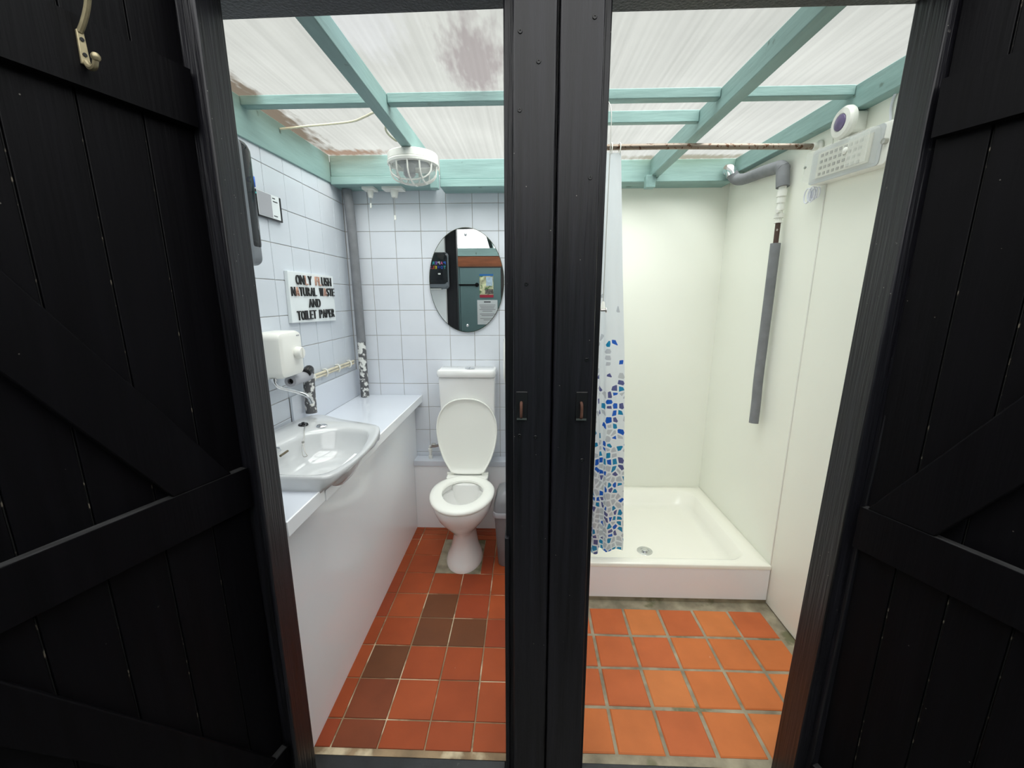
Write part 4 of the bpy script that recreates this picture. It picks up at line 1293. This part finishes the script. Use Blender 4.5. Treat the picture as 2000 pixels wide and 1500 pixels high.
# emergency bulkhead light on the right wall
eb = thing('bulkhead_light', 'long white bulkhead light with ribbed clear lens on the right wall', 'lamp', (1.16, 1.66, 1.98))
o = MB().rbox((1.150, -0.195, -0.064), (RW - 0.003, 0.172, 0.064), 0.012, 'x', 4, edge=0.004).build('back_plate', WPLAST, eb)
parts = [o]
parts.append(MB().box((1.143, -0.13, -0.045), (1.1465, 0.13, 0.045)).build('led_board', mat('led_board', srgb(212, 212, 204), 0.5), eb))
ld = MB()
for iy in range(9):
    for iz in range(4):
        yc, zc = -0.085 + iy * 0.024, -0.033 + iz * 0.022
        ld.box((1.1405, yc - 0.006, zc - 0.005), (1.1432, yc + 0.006, zc + 0.005))
parts.append(ld.build('led_array', mat('led_chips', srgb(150, 150, 146), 0.5), eb))
ln_ = MB()
# lens: rounded tray with raised ribs near both ends
ln_.rbox((1.112, -0.160, -0.056), (1.151, 0.166, 0.056), 0.012, 'x', 4, edge=0.010)
for k in range(18):
    yc = -0.156 + k * 0.005
    ln_.box((1.1100, yc - 0.0013, -0.046), (1.1135, yc + 0.0013, 0.046))
parts.append(ln_.build('lens', LENS, eb))
parts.append(MB().rbox((1.147, -0.170, -0.062), (1.153, 0.172, 0.062), 0.012, 'x', 4).build('gasket', mat('lens_gasket', srgb(196, 200, 202), 0.5), eb))
parts.append(MB().lathe([(0.009, 0), (0.009, 0.012), (0.005, 0.014), (0.00001, 0.014)], (1.150, -0.183, 0.004), (-1, 0, 0), 14).build('fixing_screw', STEEL, eb))
parts.append(MB().lathe([(0.005, 0), (0.005, 0.004), (0.00001, 0.0045)], (1.112, 0.150, 0.0), (-1, 0, 0), 12).build('lens_screw', STEEL, eb))
parts.append(MB().lathe([(0.011, 0), (0.011, 0.004), (0.006, 0.007), (0.00001, 0.0072)], (1.112, -0.060, 0.008), (-1, 0, 0), 16).build('status_boss', WPLAST, eb))
for o in parts:
    o.matrix_parent_inverse = Matrix.Identity(4)
    o.location = (-1.16, 0, 0)
eb.rotation_euler = (R(3.5), 0, 0)
# round sensor light
rs = thing('round_push_light', 'round white push light with purple lens above the bulkhead light', 'lamp', (1.17, 1.67, 2.1))
MB().lathe([(0.052, 0), (0.054, 0.004), (0.053, 0.016), (0.046, 0.024), (0.030, 0.026), (0.028, 0.024)], (1.152, 1.672, 2.099), (-1, 0, 0.0), 40).build('case', WPLAST, rs)
MB().lathe([(0.0285, 0.022), (0.026, 0.028), (0.014, 0.033), (0.00001, 0.034)], (1.152, 1.672, 2.099), (-1, 0, 0.0), 32).build('lens', PURPLE, rs)
MB().rbox((1.151, 1.640, 2.058), (RW - 0.003, 1.700, 2.128), 0.01, 'x', 3).build('spacer', WPLAST, rs)
# white cord bundle
cbm = MB()
for k in range(6):
    dy, r_ = -0.028 + 0.011 * k, 0.018 + 0.004 * (k % 3)
    cbm.tube([(1.175 - 0.006 * (k % 3) , 1.835 + dy * 0.8 + r_ * 0.75 * math.cos(a) , 1.905 - 0.4 * r_ + r_ * 1.1 * math.sin(a)) for a in [2 * math.pi * q / 16 for q in range(17)]], 0.0026, 6)
tag(cbm.build('cord_bundle', WHITECORD), 'coiled bundle of white cord hanging under the bulkhead light', 'cord')
tag(MB().tube(smooth_path([(1.193, 1.50, 2.155), (1.192, 1.525, 2.135), (1.193, 1.538, 2.10), (1.193, 1.530, 2.05), (1.192, 1.525, 2.02)], 6), 0.0035, 8).build('light_cable', WHITECORD), 'thin white cable curving down the right wall to the bulkhead light', 'cable')

# ================================================================== things seen in the mirror: poster and notice on the grey-green door
po = thing('poster', 'colourful map poster on the grey-green door, reflected in the mirror', 'poster', (-0.58, -1.205, 1.48))
MB().box((-0.682, -1.209, 1.481), (-0.478, -1.2065, 1.818)).build('sheet', mat('poster_print', srgb(205, 208, 170), 0.6, var=0.55, vscale=16, dirt=(srgb(90, 130, 80), 12, 0.56)), po)
MB().box((-0.682, -1.2067, 1.790), (-0.478, -1.2055, 1.818)).build('blue_band', mat('poster_blue', srgb(40, 110, 180), 0.6), po)
MB().box((-0.682, -1.2067, 1.481), (-0.478, -1.2055, 1.522)).build('red_band', mat('poster_red', srgb(170, 50, 70), 0.6), po)
MB().box((-0.585, -1.2067, 1.65), (-0.490, -1.2055, 1.775)).build('map_panel', mat('poster_map', srgb(190, 214, 232), 0.6, var=0.2, vscale=20), po)
MB().box((-0.60, -1.2067, 1.530), (-0.480, -1.2055, 1.600)).build('photo_panel', mat('poster_photo', srgb(110, 105, 100), 0.6, var=0.6, vscale=40), po)
no = thing('door_notice', 'white printed notice under the poster, reflected in the mirror', 'notice', (-0.57, -1.205, 1.09))
MB().box((-0.722, -1.209, 1.083), (-0.420, -1.2065, 1.444)).build('sheet', SIGNW, no)
NPRINT = mat('notice_print', srgb(90, 90, 96), 0.7)
rows = [(0.018, 0.10), (0.0, 0)] + [(0.006, 0.24), (0.006, 0.22), (0.006, 0.20), (0.006, 0.24), (0.006, 0.15), (0.0, 0), (0.006, 0.23), (0.006, 0.18), (0.0, 0), (0.006, 0.22), (0.006, 0.12)]
zz = 1.425
for hh, ww in rows:
    if hh:
        MB().box((-0.571 - ww / 2, -1.2066, zz - hh), (-0.571 + ww / 2, -1.2058, zz)).build('print_line', NPRINT, no)
    zz -= max(hh, 0.010) + 0.012
